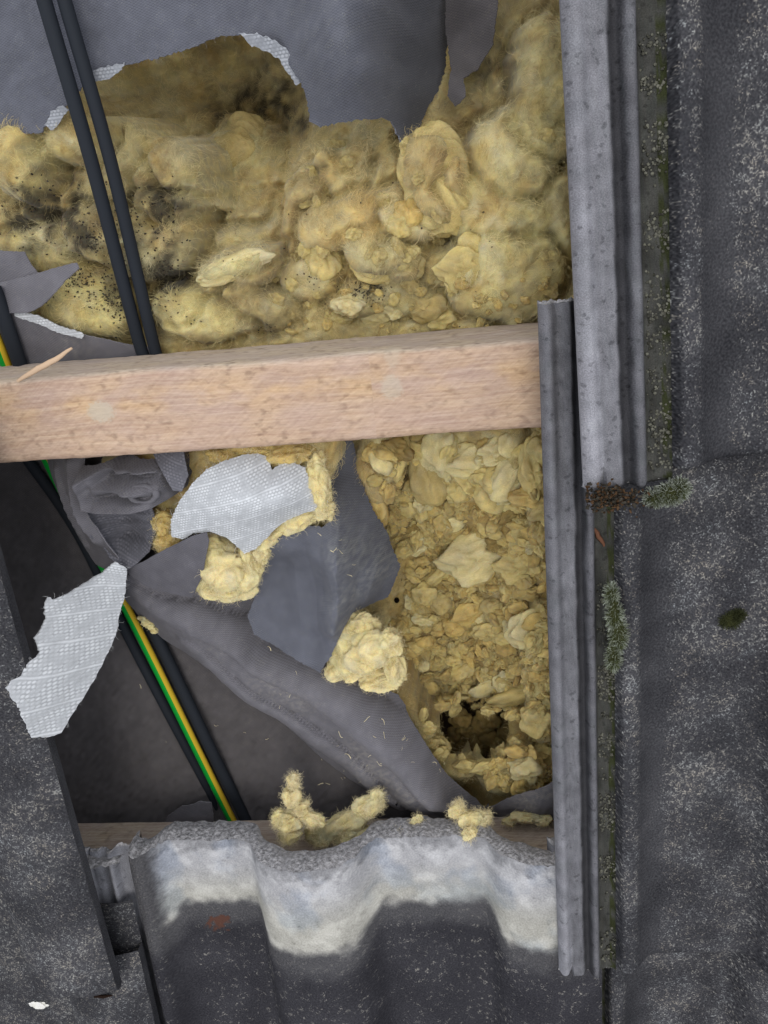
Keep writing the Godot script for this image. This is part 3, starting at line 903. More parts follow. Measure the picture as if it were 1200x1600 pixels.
func wool() -> void:
	var ctrl := [0,230,-50, 0,350,-58, 150,250,-66, 200,400,-62, 60,450,-60, 280,120,-195, 380,100,-205, 320,190,-150, 450,165,-185, 420,280,-122, 500,250,-84, 560,200,-90, 600,350,-60, 650,130,-115, 700,220,-72, 780,100,-85, 860,50,-62, 865,300,-48, 800,400,-50, 700,450,-58, 550,470,-62, 400,450,-60, 300,500,-58, 150,560,-66, 620,720,-78, 800,720,-58, 620,850,-92, 740,850,-84, 850,850,-58, 620,1000,-86, 740,1000,-92, 850,1000,-62, 735,1140,-92, 850,1150,-60, 790,1240,-58, 640,1150,-72, 500,1000,-85, 300,900,-85, 100,900,-100, 100,1250,-90, 400,1250,-90, 300,-60,-110, 0,-60,-100, 900,-60,-65]
	var cp := PackedVector3Array()
	for k in range(0, ctrl.size(), 3): cp.append(P(ctrl[k], ctrl[k + 1], ctrl[k + 2] / 1000.0))
	var ts := Tps.new(cp)
	# coarse evaluation, then bilinear
	var cs := 8
	var cnx := bed_nx / cs + 2; var cny := bed_ny / cs + 2
	var coarse := PackedFloat32Array(); coarse.resize(cnx * cny)
	for j in cny:
		for k in cnx: coarse[j * cnx + k] = ts.at(bed_x0 + k * cs * BED_STEP, bed_y0 + j * cs * BED_STEP)
	bed_z.resize(bed_nx * bed_ny)
	var heap := FastNoiseLite.new(); heap.noise_type = FastNoiseLite.TYPE_CELLULAR; heap.frequency = 0.085; heap.seed = 3; heap.fractal_type = FastNoiseLite.FRACTAL_NONE
	var col := PackedColorArray(); col.resize(bed_nx * bed_ny)
	var base_col := lin(208, 192, 142)
	for j in bed_ny:
		for k in bed_nx:
			var fx := k / float(cs); var fy := j / float(cs)
			var ix := int(fx); var iy := int(fy); fx -= ix; fy -= iy
			var q := iy * cnx + ix
			var z := lerpf(lerpf(coarse[q], coarse[q + 1], fx), lerpf(coarse[q + cnx], coarse[q + cnx + 1], fx), fy)
			var x := k * 1.6; var y := j * 1.6
			z += 0.007 * noise.get_noise_2d(x * 2.6, y * 2.6) + 0.003 * noise.get_noise_2d(x * 7.0 + 60.0, y * 7.0) + 0.0028 * absf(noise.get_noise_2d(x * 6.0, y * 6.0 + 300.0))
			if k > 150:                                   # the loose heap at the right is broken small
				var cell := heap.get_noise_2d(x + 2.0 * noise.get_noise_2d(x * 12.0, y * 12.0), y + 2.0 * noise.get_noise_2d(x * 12.0 + 90.0, y * 12.0))
				z -= 0.0042 * sstep(150, 175, k) * sstep(235.0, 205.0, j) * (1.0 + cell)
			bed_z[j * bed_nx + k] = z
			col[j * bed_nx + k] = base_col.lerp(lin(186, 164, 112), sstep(150, 175, k) * sstep(235.0, 205.0, j))
	# large lumps: px, py, rx px, ry px, turn deg, z top mm, rise mm, r, g, b
	var lumps := [
		[190,300,120,105,-20,-50,40,190,174,118], [285,300,46,75,30,-86,40,172,154,106], [240,360,70,60,-20,-44,30,178,164,116], [10,255,52,62,0,-28,30,200,186,120], [105,215,60,40,0,-36,24,190,170,98],
		[372,262,78,80,15,-130,50,178,164,114], [395,322,62,26,-6,-108,26,186,172,118], [330,308,26,22,0,-95,18,182,168,106],
		[497,292,80,48,-12,-58,26,176,150,86], [470,345,40,60,20,-62,22,180,156,98], [530,245,50,22,0,-64,16,176,158,108], [503,243,20,16,0,-58,10,182,168,116],
		[560,345,112,48,-8,-44,28,196,164,98], [595,405,66,44,20,-40,22,196,184,140], [640,350,50,30,25,-42,16,190,166,104],
		[680,275,58,82,-18,-30,34,196,160,88], [690,325,45,30,30,-34,18,200,164,92],
		[820,330,110,185,8,-32,40,186,174,112], [810,230,80,70,0,-38,24,176,160,104], [860,130,60,120,0,-40,30,170,154,92], [790,440,95,70,0,-36,22,196,186,124],
		[355,432,70,42,-8,-44,26,160,136,88], [360,418,62,18,-14,-38,12,206,198,146], [385,490,80,40,0,-50,18,150,128,80],
		[300,505,88,38,14,-40,22,220,208,140], [262,480,40,28,0,-40,14,226,212,138],
		[125,480,92,60,14,-44,20,232,218,142], [60,390,90,40,0,-48,14,186,172,108], [160,370,80,50,10,-42,20,172,158,108], [230,400,70,40,-10,-42,16,176,166,132],
		[560,470,60,30,0,-54,14,176,158,100], [640,460,50,40,0,-54,14,186,172,110], [700,420,40,40,0,-50,14,178,164,104], [480,440,50,36,0,-56,14,172,150,92],
		[590,745,40,70,6,-48,26,204,160,84], [600,700,30,40,0,-44,20,196,172,108], [640,1130,22,90,-28,-46,16,190,164,98],
		[800,1215,70,45,0,-46,22,188,164,98], [700,1200,50,26,35,-46,14,188,162,96], [850,1080,30,120,0,-50,18,196,176,110], [850,780,26,110,0,-46,18,200,178,110],
		[300,745,150,60,0,-34,24,196,156,84], [470,725,60,70,0,-24,30,214,180,100], [255,820,36,44,0,-36,20,216,190,112], [440,820,100,50,-25,-30,26,222,196,120]]
	for l in lumps:
		var c := P(l[0], l[1], l[5] / 1000.0)
		var pxm := P(l[0] + 10.0, l[1], l[5] / 1000.0).distance_to(c) / 10.0
		var pym := P(l[0], l[1] + 10.0, l[5] / 1000.0).distance_to(c) / 10.0
		var rx: float = l[2] * pxm; var ry: float = l[3] * pym
		var an := deg_to_rad(-l[4]); var big := maxf(rx, ry) * 1.25
		var tint := lin(l[7], l[8], l[9]).lerp(lin(220, 208, 162), 0.6)
		var seed: float = l[0] * 3.1 + l[1]
		for j in range(maxi(0, int((c.y - big - bed_y0) / BED_STEP)), mini(bed_ny, int((c.y + big - bed_y0) / BED_STEP) + 1)):
			for k in range(maxi(0, int((c.x - big - bed_x0) / BED_STEP)), mini(bed_nx, int((c.x + big - bed_x0) / BED_STEP) + 1)):
				var d := Vector2(bed_x0 + k * BED_STEP - c.x, bed_y0 + j * BED_STEP - c.y).rotated(-an)
				var w := noise.get_noise_3d(k * 5.0, j * 5.0, seed)
				var w2 := noise.get_noise_3d(k * 12.0, j * 12.0, seed + 90.0)
				var q := Vector2(d.x / rx, d.y / ry).length() * (1.0 + 0.30 * w + 0.12 * w2)
				if q >= 1.0:
					if q < 1.2: bed_z[j * bed_nx + k] -= 0.017 * (1.2 - q) / 0.2
					continue
				var h: float = l[5] / 1000.0 - minf(l[6], 26.0) / 1000.0 * (1.0 - pow(1.0 - q * q * q * q, 0.6)) + 0.004 * w + 0.0022 * w2
				var id := j * bed_nx + k
				if h > bed_z[id]:
					bed_z[id] = h
					col[id] = col[id].lerp(tint * (1.0 + 0.16 * w2), sstep(1.0, 0.90, q))
	for pass_ in 1:                                       # wool has no knife edges
		var old := bed_z.duplicate()
		for j in range(1, bed_ny - 1):
			for k in range(1, bed_nx - 1):
				var id := j * bed_nx + k
				bed_z[id] = (old[id] * 4.0 + (old[id - 1] + old[id + 1] + old[id - bed_nx] + old[id + bed_nx]) * 2.0 + old[id - bed_nx - 1] + old[id - bed_nx + 1] + old[id + bed_nx - 1] + old[id + bed_nx + 1]) / 16.0
	# the burrow
	var open := PackedByteArray(); open.resize(bed_nx * bed_ny)
	var hole := P(738, 1146, -0.07)
	for j in bed_ny:
		for k in bed_nx:
			var x := bed_x0 + k * BED_STEP; var y := bed_y0 + j * BED_STEP
			var q := Vector2((x - hole.x) / 0.0255, (y - hole.y) / 0.0165).length() + 0.34 * noise.get_noise_2d(k * 9.0, j * 9.0)
			var id := j * bed_nx + k
			if q < 1.3:
				bed_z[id] -= 0.016 * sstep(1.35, 0.85, q)
				open[id] = 1 if q < 0.93 else 0
				
	var b := Build.new()
	var dirt_and_shade_spots := [[60,320,70,0.9],[30,360,60,0.7],[120,340,60,0.7],[250,330,60,0.9],[220,370,50,0.8],[150,390,36,0.9],[265,435,40,1.0],[235,460,36,1.0],[190,465,34,0.8],[310,420,30,0.5],[575,450,26,0.8],[490,440,14,0.9],[420,510,30,0.6],[680,340,16,0.6],[760,130,50,0.5],[800,60,60,0.35],[640,800,50,0.5],[620,850,40,0.5],[660,760,60,0.35],[830,690,30,0.5],[770,930,40,0.4],[700,1090,60,0.5],[660,1050,40,0.5],[850,940,24,0.5],[600,450,40,0.3],[330,110,80,0.8],[420,150,50,0.7],[260,130,50,0.6]]  # dirt; the last entries paint shade into the hollow under the torn sheet
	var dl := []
	for q in dirt_and_shade_spots:
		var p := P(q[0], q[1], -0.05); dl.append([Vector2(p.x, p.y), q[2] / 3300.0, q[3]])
	for j in bed_ny:
		for k in bed_nx:
			var id := j * bed_nx + k
			var x := bed_x0 + k * BED_STEP; var y := bed_y0 + j * BED_STEP
			var n2 := fine.get_noise_2d(k * 7.0, j * 7.0)
			var n3 := noise.get_noise_2d(k * 7.0 + 800.0, j * 7.0)
			var c := col[id] * (1.0 + 0.10 * n3)
			c = c.lerp(lin(204, 168, 98), clampf(noise.get_noise_2d(k * 4.0, j * 4.0 + 990.0) * 1.1 - 0.15, 0, 0.3))
			c = c.lerp(lin(176, 160, 122), clampf(noise.get_noise_2d(k * 3.0 + 500.0, j * 3.0) * 1.6 - 0.1, 0, 0.55))
			c = c.lerp(lin(158, 122, 66), clampf(noise.get_noise_2d(k * 6.0, j * 6.0 + 1700.0) * 1.3 - 0.25, 0, 0.32))
			c = c.lerp(lin(234, 224, 182), clampf(noise.get_noise_2d(k * 5.0 + 77.0, j * 5.0) * 1.6 - 0.2, 0, 0.5))
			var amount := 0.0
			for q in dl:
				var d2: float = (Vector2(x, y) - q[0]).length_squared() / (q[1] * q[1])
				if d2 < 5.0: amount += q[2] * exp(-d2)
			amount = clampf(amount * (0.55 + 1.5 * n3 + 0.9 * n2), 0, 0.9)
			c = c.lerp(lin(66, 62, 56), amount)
			c.a = 1.0
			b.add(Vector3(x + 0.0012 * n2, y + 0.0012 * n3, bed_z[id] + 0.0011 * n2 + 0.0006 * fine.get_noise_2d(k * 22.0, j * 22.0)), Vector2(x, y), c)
	for j in bed_ny - 1:
		for k in bed_nx - 1:
			var a := j * bed_nx + k
			if open[a]: continue
			b.quad(a, a + 1, a + bed_nx + 1, a + bed_nx)
	var t := thing("mineral_wool", "yellow mineral wool filling the open roof, torn into clumps beside a dark burrow", "insulation", Vector3(0, 0, -0.2))
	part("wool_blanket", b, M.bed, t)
	# separate clumps
	var shapes := []
	for k in 16: shapes.append(pillow(100 + k, 0.008, 0.33, 0.8 + 0.05 * k).commit())
	var mats := ["wool", "wool", "pale", "wool", "dull", "wool", "pale", "orange", "dull", "brown"]
	var place := func(px: float, py: float, rx: float, ry: float, rz: float, turn: float, tip: float, m: String, lift := 0.15, zmm := 1.0) -> void:
		var g := P(px, py, -0.06)
		for q in 3: g = P(px, py, bed_at(g.x, g.y) if zmm > 0.5 else zmm / 1000.0)
		var o := MeshInstance3D.new(); o.name = "wool_clump"
		o.mesh = shapes[rng.randi() % shapes.size()]
		o.material_override = M[m]
		var bs := Basis(Vector3(0, 0, 1), turn) * Basis(Vector3(1, 0, 0), tip) * Basis.from_scale(Vector3(rx, ry, rz) / 8.0)
		o.transform = Transform3D(bs, g + Vector3(0, 0, rz * 0.001 * lift) - Vector3(0, 0, -0.2))
		t.add_child(o, true)
	# the ones with a place of their own: px, py, rx mm, ry mm, rz mm, turn deg, tone
	for q in [[745,868,24,15,12,8,"pale"],[690,892,17,6,5,35,"wool"],[808,882,14,10,8,0,"wool"],[690,705,16,12,7,80,"pale"],[672,745,12,16,6,10,"dull"],[740,720,20,11,7,-5,"pale"],[800,740,10,16,6,-35,"pale"],[832,735,8,17,7,5,"wool"],[625,705,6,15,6,-10,"wool"],[590,790,7,16,7,0,"orange"],[712,760,9,9,6,0,"wool"],[770,775,12,8,5,-40,"wool"],[785,700,14,8,6,10,"pale"],[850,700,10,12,6,0,"wool"],
			[830,985,16,15,7,0,"pale"],[760,985,10,7,5,0,"wool"],[735,955,14,9,6,25,"orange"],[710,975,10,8,6,0,"orange"],[665,925,9,9,6,0,"wool"],[690,940,8,7,5,0,"dull"],[820,1195,12,9,7,10,"pale"],[850,1180,8,14,6,0,"wool"],[760,1195,12,5,4,20,"wool"],[662,1115,3,7,3,-15,"wool"],[690,1160,5,10,4,30,"wool"],[730,1195,9,5,4,0,"wool"],[840,1120,12,12,7,0,"wool"],[800,1085,18,6,6,15,"wool"],[700,1085,14,5,5,0,"wool"],[740,1075,15,6,5,-5,"wool"],
			[628,352,7,6,5,0,"wool"],[705,368,5,4,4,0,"pale"],[725,420,14,10,3,0,"wool"],[735,385,8,7,4,0,"wool"],[545,478,9,6,5,0,"pale"],[590,490,14,7,5,8,"pale"],[665,480,12,9,5,0,"dull"],[700,470,9,9,5,0,"wool"],[505,410,9,8,6,0,"wool"],[620,485,7,5,4,0,"pale"],[530,500,7,5,4,0,"wool"],[690,500,9,6,4,0,"wool"],[640,330,8,7,5,20,"orange"]]:
		place.call(q[0], q[1], q[2], q[3], q[4], deg_to_rad(q[5]), rng.randf_range(-0.3, 0.3), q[6], 0.35 if q[1] > 520 else -0.15)
	for q in [[372,262,-134,25,25,12,14,0.15,"dull"],[682,278,-40,17,25,12,-16,0.1,"wool"],[362,416,-42,20,6,6,-14,0.3,"pale"],[600,405,-48,18,12,9,22,0.0,"wool"]]:
		var o := MeshInstance3D.new(); o.name = "wool_clump"
		o.mesh = pillow(900 + int(q[0]), 0.008, 0.26, 1.1, 72, 48).commit()
		o.material_override = M[q[8]]
		o.transform = Transform3D(Basis(Vector3(0, 0, 1), deg_to_rad(-q[6])) * Basis(Vector3(1, 0, 0), q[7]) * Basis.from_scale(Vector3(q[3] * 1.12, q[4] * 1.12, q[5] * 1.15) / 8.0), P(q[0], q[1], q[2] / 1000.0) - Vector3(0, 0, q[5] * 0.00085) + Vector3(0, 0, 0.2))
		o.set_meta("fibres", int(q[3] * q[4] * 4.0))
		t.add_child(o, true)
	var zone := PackedVector2Array([Vector2(575, 700), Vector2(855, 685), Vector2(862, 1245), Vector2(790, 1245), Vector2(680, 1090), Vector2(610, 1010), Vector2(640, 890), Vector2(600, 800)])
	var n := 0
	while n < 175:
		var p := Vector2(rng.randf_range(575, 862), rng.randf_range(690, 1245))
		if not Geometry2D.is_point_in_polygon(p, zone): continue
		if Vector2((p.x - 738) / 66.0, (p.y - 1140) / 52.0).length() < 1.0: continue
		if p.y > 1100 and p.x < 800 and rng.randf() < 0.6: continue
		var s := rng.randf_range(3.0, 6.6) * (1.25 if p.y < 780 else 1.0) * (1.2 if rng.randf() < 0.15 else 1.0)
		place.call(p.x, p.y, s * rng.randf_range(0.9, 1.7), s * rng.randf_range(0.7, 1.1), s * rng.randf_range(0.45, 0.8), rng.randf() * TAU, rng.randf_range(-0.8, 0.8), mats[rng.randi() % mats.size()], 0.3)
		n += 1
	n = 0
	while n < 60:
		var p := Vector2(rng.randf_range(430, 880), rng.randf_range(200, 515))
		if p.x > 730 and rng.randf() < 0.8: continue
		if p.y < 380 and rng.randf() < 0.6: continue
		var s := rng.randf_range(1.8, 4.2)
		place.call(p.x, p.y, s * rng.randf_range(0.9, 1.6), s, s * 0.6, rng.randf() * TAU, rng.randf_range(-0.3, 0.3), "wool" if rng.randf() < 0.6 else "dull", -0.15)
		n += 1
	for k in 11:
		var an := k * 2.4; var rr := 1.05 + 0.16 * sin(k * 1.7)
		var sz := rng.randf_range(2.4, 6.2)
		place.call(738 + cos(an) * 62.0 * rr, 1146 + sin(an) * 42.0 * rr, sz * 1.3, sz, sz * 0.7, rng.randf() * TAU, rng.randf_range(-0.5, 0.5), "wool" if k % 3 else "dull", -0.1)
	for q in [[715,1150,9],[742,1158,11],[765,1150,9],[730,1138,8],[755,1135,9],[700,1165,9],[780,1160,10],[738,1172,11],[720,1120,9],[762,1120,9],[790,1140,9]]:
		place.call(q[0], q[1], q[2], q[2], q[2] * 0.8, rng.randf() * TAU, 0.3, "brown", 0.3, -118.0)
	# crumbs of wool too small to pick apart
	var bits := []; var tones := PackedColorArray()
	while bits.size() < 1200:
		var p := Vector2(rng.randf_range(440, 870), rng.randf_range(430, 1250))
		if p.y < 520 and rng.randf() < 0.8: continue
		if p.y > 520 and not Geometry2D.is_point_in_polygon(p, zone): continue
		if Vector2((p.x - 738) / 62.0, (p.y - 1146) / 46.0).length() < 1.0: continue
		var g := P(p.x, p.y, -0.06)
		for q in 3: g = P(p.x, p.y, bed_at(g.x, g.y))
		var sc := rng.randf_range(0.12, 0.36) * (1.0 if p.y < 520 or rng.randf() < 0.5 else 1.9)
		bits.append(Transform3D(Basis(rand_dir(), rng.randf() * TAU) * Basis.from_scale(Vector3(sc * 1.4, sc, sc * 0.7)), g + Vector3(0, 0, 0.0006)))
		tones.append(lin(218, 198, 140).lerp(lin(214, 178, 110), rng.randf() * 0.5) * rng.randf_range(0.7, 1.1))
	for k in 6: scatter("wool_crumbs", shapes[k * 2 + 1], M.bed, bits.slice(k * 200, k * 200 + 200), t, tones.slice(k * 200, k * 200 + 200))
	# fibres matted over the surface
	var places := []; var cols := PackedColorArray()
	while places.size() < 190000:
		var x := rng.randf_range(-0.25, 0.115); var y := rng.randf_range(-0.29, 0.27)
		if y < 0.03 and x < -0.13: continue
		if y < -0.1 and x < -0.05: continue
		var gx := clampi(int((x - bed_x0) / BED_STEP), 1, bed_nx - 2); var gy := clampi(int((y - bed_y0) / BED_STEP), 1, bed_ny - 2)
		var id := gy * bed_nx + gx
		if open[id]: continue
		var z := bed_z[id]
		var nn := Vector3(bed_z[id - 1] - bed_z[id + 1], bed_z[id - bed_nx] - bed_z[id + bed_nx], 2.0 * BED_STEP).normalized()
		var flow := noise.get_noise_2d(x * 1500.0, y * 1500.0) * 9.0
		var d := Vector3(cos(flow), sin(flow), 0) * 1.3 + rand_dir()
		d = (d - nn * d.dot(nn)).normalized() + nn * rng.randf_range(0.02, 0.26)
		places.append(Transform3D(lean(d, rng.randf() * TAU, rng.randf_range(0.5, 1.3)), Vector3(x, y, z) - nn * 0.0003))
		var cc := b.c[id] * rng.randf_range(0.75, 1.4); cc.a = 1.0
		cols.append(cc)
	var fm := mat(Color.WHITE, 1.0); fm.metallic_specular = 0.1
	scatter("matted_fibres", strand_mesh(0.005, 0.00007, 0.5), fm, places, t, cols)
	places = []; cols = PackedColorArray()
	for o in t.get_children():
		if not (o is MeshInstance3D) or not String(o.name).begins_with("wool_clump"): continue
		var vv: PackedVector3Array = o.mesh.surface_get_arrays(0)[Mesh.ARRAY_VERTEX]
		var tone: Color = o.material_override.albedo_color.srgb_to_linear() * 0.80
		for k in int(o.get_meta("fibres", 290)):
			var v: Vector3 = vv[rng.randi() % vv.size()]
			var p: Vector3 = o.transform * v + Vector3(0, 0, -0.2)
			var nn: Vector3 = (o.transform.basis * v).normalized()
			if nn.z < -0.2: continue
			var d := rand_dir(); d = (d - nn * d.dot(nn)).normalized() + nn * rng.randf_range(0.0, 0.5)
			places.append(Transform3D(lean(d, rng.randf() * TAU, rng.randf_range(0.35, 1.0)), p - nn * 0.0003))
			var cc := tone * rng.randf_range(0.75, 1.15); cc.a = 1.0
			cols.append(cc)
	scatter("matted_fibres", strand_mesh(0.004, 0.00007, 0.5), fm, places, t, cols)

func fray(b: Build, parent: Node3D, share: float, m: Material, lo := -1.0, hi := 1.0) -> void:
	var places := []
	for k in range(0, b.v.size(), 2):
		if absf(b.n[k].z) < 0.45 and b.v[k].y > lo and b.v[k].y < hi and rng.randf() < share:
			places.append(Transform3D(lean(b.n[k] + rand_dir() * 0.9, rng.randf() * TAU, rng.randf_range(0.2, 0.9)), b.v[k]))
	scatter("frayed_fibres", strand_mesh(0.0030, 0.00008, 0.5), m, places, parent)

func underlay() -> void:
	var grey_strand := mat(Color(0.55, 0.55, 0.58), 0.9)
	# the upper sheet: sags, torn off in a ragged arch, its right side folded down into the gap
	var t := thing("roof_underlay", "grey underlay sheet at the top, torn in a ragged arch behind two black cables", "underlay", P(300, 60, -0.03))
	var up := [-120,-160, -120,215, 0,212, 66,206, 78,182, 98,172, 118,150, 142,119, 168,117, 190,103, 240,92, 282,80, 318,64, 345,54, 380,53, 415,58, 440,76, 462,116, 478,147, 483,190, 500,200, 600,186, 612,190, 632,238, 655,205, 668,170, 686,140, 696,112, 700,60, 706,0, 706,-160]
	var sheet := cloth(up, [-120,-160,-34, -120,220,-40, 0,210,-38, 100,100,-30, 100,-160,-30, 140,118,-30, 300,75,-22, 300,-160,-24, 440,70,-22, 480,180,-26, 450,0,-20, 590,188,-26, 600,0,-18, 604,100,-20, 632,236,-44, 650,200,-66, 622,100,-46, 622,0,-44, 655,100,-74, 655,0,-70, 696,110,-100, 706,0,-96, 706,-160,-96, 600,-160,-20], {"jag": 0.0011, "seed": 3, "wrinkle": 0.0016, "step": 0.0024, "dust": [[455,30,90,0.06], [540,90,80,0.06]]})
	part("torn_sheet", sheet, M.felt_blue, t)
	fray(sheet, t, 0.35, grey_strand, 0.0, 0.25)
	part("frayed_lip", cloth([372,50, 400,51, 425,60, 447,74, 465,98, 470,128, 462,134, 448,112, 434,92, 412,80, 390,72], [370,54,-21, 425,60,-19, 465,98,-20, 466,132,-23, 412,80,-22, 440,100,-22], {"jag": 0.001, "seed": 5, "wrinkle": 0.001, "step": 0.0012, "tone": Color(0.62, 0.63, 0.66), "knit": true}), M.knit, t, "pale torn lip of the inside")
	part("frayed_lip", cloth([140,110, 165,104, 195,98, 190,110, 170,122, 146,126], [140,110,-27, 195,98,-25, 190,110,-26, 146,126,-28], {"jag": 0.001, "seed": 6, "wrinkle": 0.001, "step": 0.0012, "tone": Color(0.62, 0.63, 0.66), "knit": true}), M.knit, t, "pale torn lip of the inside")
	part("frayed_lip", cloth([70,196, 80,176, 98,166, 108,172, 96,186, 84,204], [70,196,-33, 80,176,-32, 98,166,-31, 108,172,-32, 96,186,-33, 84,204,-34], {"jag": 0.001, "seed": 7, "wrinkle": 0.001, "step": 0.0012, "tone": Color(0.62, 0.63, 0.66), "knit": true}), M.knit, t, "pale torn lip of the inside")
	var r := thing("underlay_scrap", "dark strip of torn underlay hanging in the gap at top right", "underlay scrap", P(730, 60, -0.06))
	part("hanging_strip", cloth([694,-80, 696,50, 704,108, 698,150, 712,168, 729,150, 724,122, 745,110, 770,70, 778,0, 778,-80], [694,-80,-74, 696,60,-78, 704,110,-60, 712,168,-54, 728,146,-50, 745,108,-66, 770,70,-60, 778,-80,-56, 745,0,-58], {"seed": 8, "jag": 0.0007}), M.felt_dark, r)

	# the lower sheet with everything that is still joined to it
	var l := thing("roof_underlay", "dark grey underlay sheet below the batten, ripped open and folded back over itself", "underlay", P(300, 1000, -0.06))
	part("taut_sheet", cloth([-160,600, 470,600, 500,880, 640,1180, 780,1290, 860,1400, -160,1400], [-160,600,-66, 200,600,-64, 470,600,-60, -160,900,-70, 0,1000,-70, 150,1000,-68, 260,1000,-64, 320,1150,-60, 420,1000,-60, 500,880,-58, 640,1180,-50, 500,1230,-50, 450,1300,-44.5, 200,1300,-45, 0,1300,-46, 780,1290,-46, -160,1400,-46, 860,1400,-45, 420,1150,-58], {"seed": 11, "jag": 0.0, "wrinkle": 0.0022, "step": 0.0032, "wf": 2.0, "dust": [[380,1130,130,0.06], [230,1180,90,0.04]]}), M.felt_dark, l)
	part("long_fold", cloth([190,896, 215,900, 300,915, 380,925, 450,960, 520,1035, 622,1085, 655,1130, 700,1195, 745,1236, 764,1256, 764,1270, 744,1276, 650,1270, 598,1248, 545,1217, 500,1182, 430,1120, 380,1075, 300,1028, 240,987, 196,938],
		[190,896,-34, 196,938,-52, 240,987,-58, 300,915,-34, 300,985,-26, 300,1028,-57, 380,925,-46, 400,985,-44, 400,1030,-26, 430,1120,-55, 450,960,-54, 500,1182,-50, 500,1075,-28, 520,1035,-34, 598,1248,-45, 622,1085,-38, 600,1150,-20, 550,1180,-34, 700,1195,-40, 690,1225,-24, 650,1270,-43, 745,1236,-38, 740,1256,-30, 744,1276,-42, 764,1262,-41],
		{"seed": 12, "jag": 0.0003, "wrinkle": 0.0012, "step": 0.0018, "wf": 4.0, "lines": [[203,913,4,6, 250,938,8,9, 300,965,10,11, 360,990,11,12, 430,1026,12,13, 500,1070,12,14, 560,1112,13,16, 630,1160,13,17, 690,1205,12,16, 750,1250,7,10], [290,1000,2,6, 350,1040,7,8, 420,1092,9,9, 500,1150,10,10, 560,1195,9,9, 620,1248,5,7]], "dust": [[420,1060,40,0.25],[470,1090,40,0.3],[560,1170,40,0.3],[590,1200,40,0.35],[640,1230,40,0.35],[340,1010,30,0.15]]}), M.felt, l)
	var flap := cloth([488,680, 552,690, 562,745, 582,790, 605,830, 627,885, 607,935, 575,948, 548,962, 532,1000, 518,1035, 500,1056, 482,1042, 440,1018, 396,992, 386,962, 400,925, 408,890, 415,858, 432,842, 455,826, 482,820, 502,822, 514,812, 516,770, 505,725],
		[488,680,-60, 552,690,-58, 530,740,-48, 562,745,-54, 520,800,-24, 605,830,-50, 627,885,-52, 575,890,-24, 607,935,-46, 548,962,-24, 500,1056,-4, 525,985,-4, 508,930,-14, 530,880,-6, 470,960,-18, 440,1018,-14, 396,992,-22, 400,925,-26, 415,858,-16, 450,880,-30, 482,820,-14, 514,812,-20, 505,725,-50, 500,1000,-12],
		{"seed": 13, "jag": 0.0009, "wrinkle": 0.0010, "step": 0.0013, "tent": true, "ridges": [[540, 770, 528, 1020, 8.0, 10.0], [478, 850, 505, 1040, -6.0, 12.0], [600, 850, 565, 960, 4.0, 8.0], [515, 700, 520, 830, 5.0, 8.0]], "dust": [[535,860,28,0.5],[540,930,30,0.45],[580,870,40,0.35],[600,890,30,0.35],[530,800,20,0.3],[535,980,18,0.4]]})
	part("big_flap", flap, M.felt_blue, l)
	fray(flap, l, 0.25, grey_strand)
	part("triangular_flap", cloth([192,890, 222,878, 258,858, 300,838, 322,832, 326,846, 316,900, 300,934, 262,926, 225,915], [192,890,-26, 258,858,-14, 322,832,-4, 316,900,-8, 290,934,-18, 225,915,-22, 275,890,-10], {"seed": 14, "jag": 0.0003, "step": 0.0014, "tone": Color(0.8, 0.8, 0.82)}), M.felt, l)
	part("narrow_fold", cloth([72,712, 132,712, 128,755, 138,800, 166,850, 194,884, 184,897, 150,882, 118,832, 94,782], [72,712,-56, 132,712,-36, 110,740,-36, 128,755,-30, 110,800,-44, 138,800,-22, 166,850,-22, 194,884,-24, 150,882,-40, 118,832,-50], {"seed": 15, "jag": 0.0003, "step": 0.0012, "tent": true, "ridges": [[112,720,150,840,11,7],[88,730,135,850,7,4]]}), M.felt, l)
	part("crumpled_fold", cloth([118,720, 200,705, 296,700, 302,728, 292,760, 262,780, 225,792, 190,796, 150,790, 124,775], [118,720,-46, 200,705,-40, 296,700,-40, 302,728,-36, 262,780,-16, 190,796,-16, 124,775,-30, 150,740,-22, 180,735,-28, 210,760,-8, 170,770,-18, 250,740,-18, 240,760,-10], {"seed": 16, "jag": 0.0004, "step": 0.0010, "wrinkle": 0.0012, "wf": 6.0, "tent": true, "ridges": [[130,745,170,722,13,6], [170,722,290,712,11,6], [140,790,240,788,11,7], [150,760,260,752,11,6], [135,735,140,785,13,6], [185,700,200,760,8,5], [255,715,270,765,8,5], [180,742,250,738,-12,3], [160,775,230,775,-8,3]]}), M.felt, l)
	part("knitted_cup", cloth([126,792, 150,784, 190,792, 236,792, 242,830, 232,862, 210,882, 192,896, 170,874, 142,840], [126,792,-18, 150,784,-16, 190,788,-14, 236,792,-20, 185,815,-40, 190,840,-36, 150,815,-28, 222,820,-34, 242,830,-26, 232,862,-20, 192,896,-18, 142,840,-20, 195,865,-26], {"knit": true, "seed": 17, "jag": 0.0004, "step": 0.0010, "wrinkle": 0.0012, "wf": 6.0, "tent": true, "rot": 0.3, "ridges": [[150,808,230,800,-6,2.5],[150,830,235,820,4,2.5],[160,848,232,844,-4,2.5]]}), M.knit_grey, l, "knitted grey inside of the cup shaped crease")
	part("hanging_tab", cloth([238,708, 286,700, 294,742, 284,768, 270,766, 254,738], [238,708,-20, 286,700,-18, 294,742,-10, 284,768,-6, 254,738,-10], {"knit": true, "seed": 18, "jag": 0.0003, "step": 0.0012, "rot": 0.4}), M.knit_grey, l)
	# a mouth where the cloth is rolled into a tube
	var ring := Build.new(); var rc := P(224, 772, -0.006)
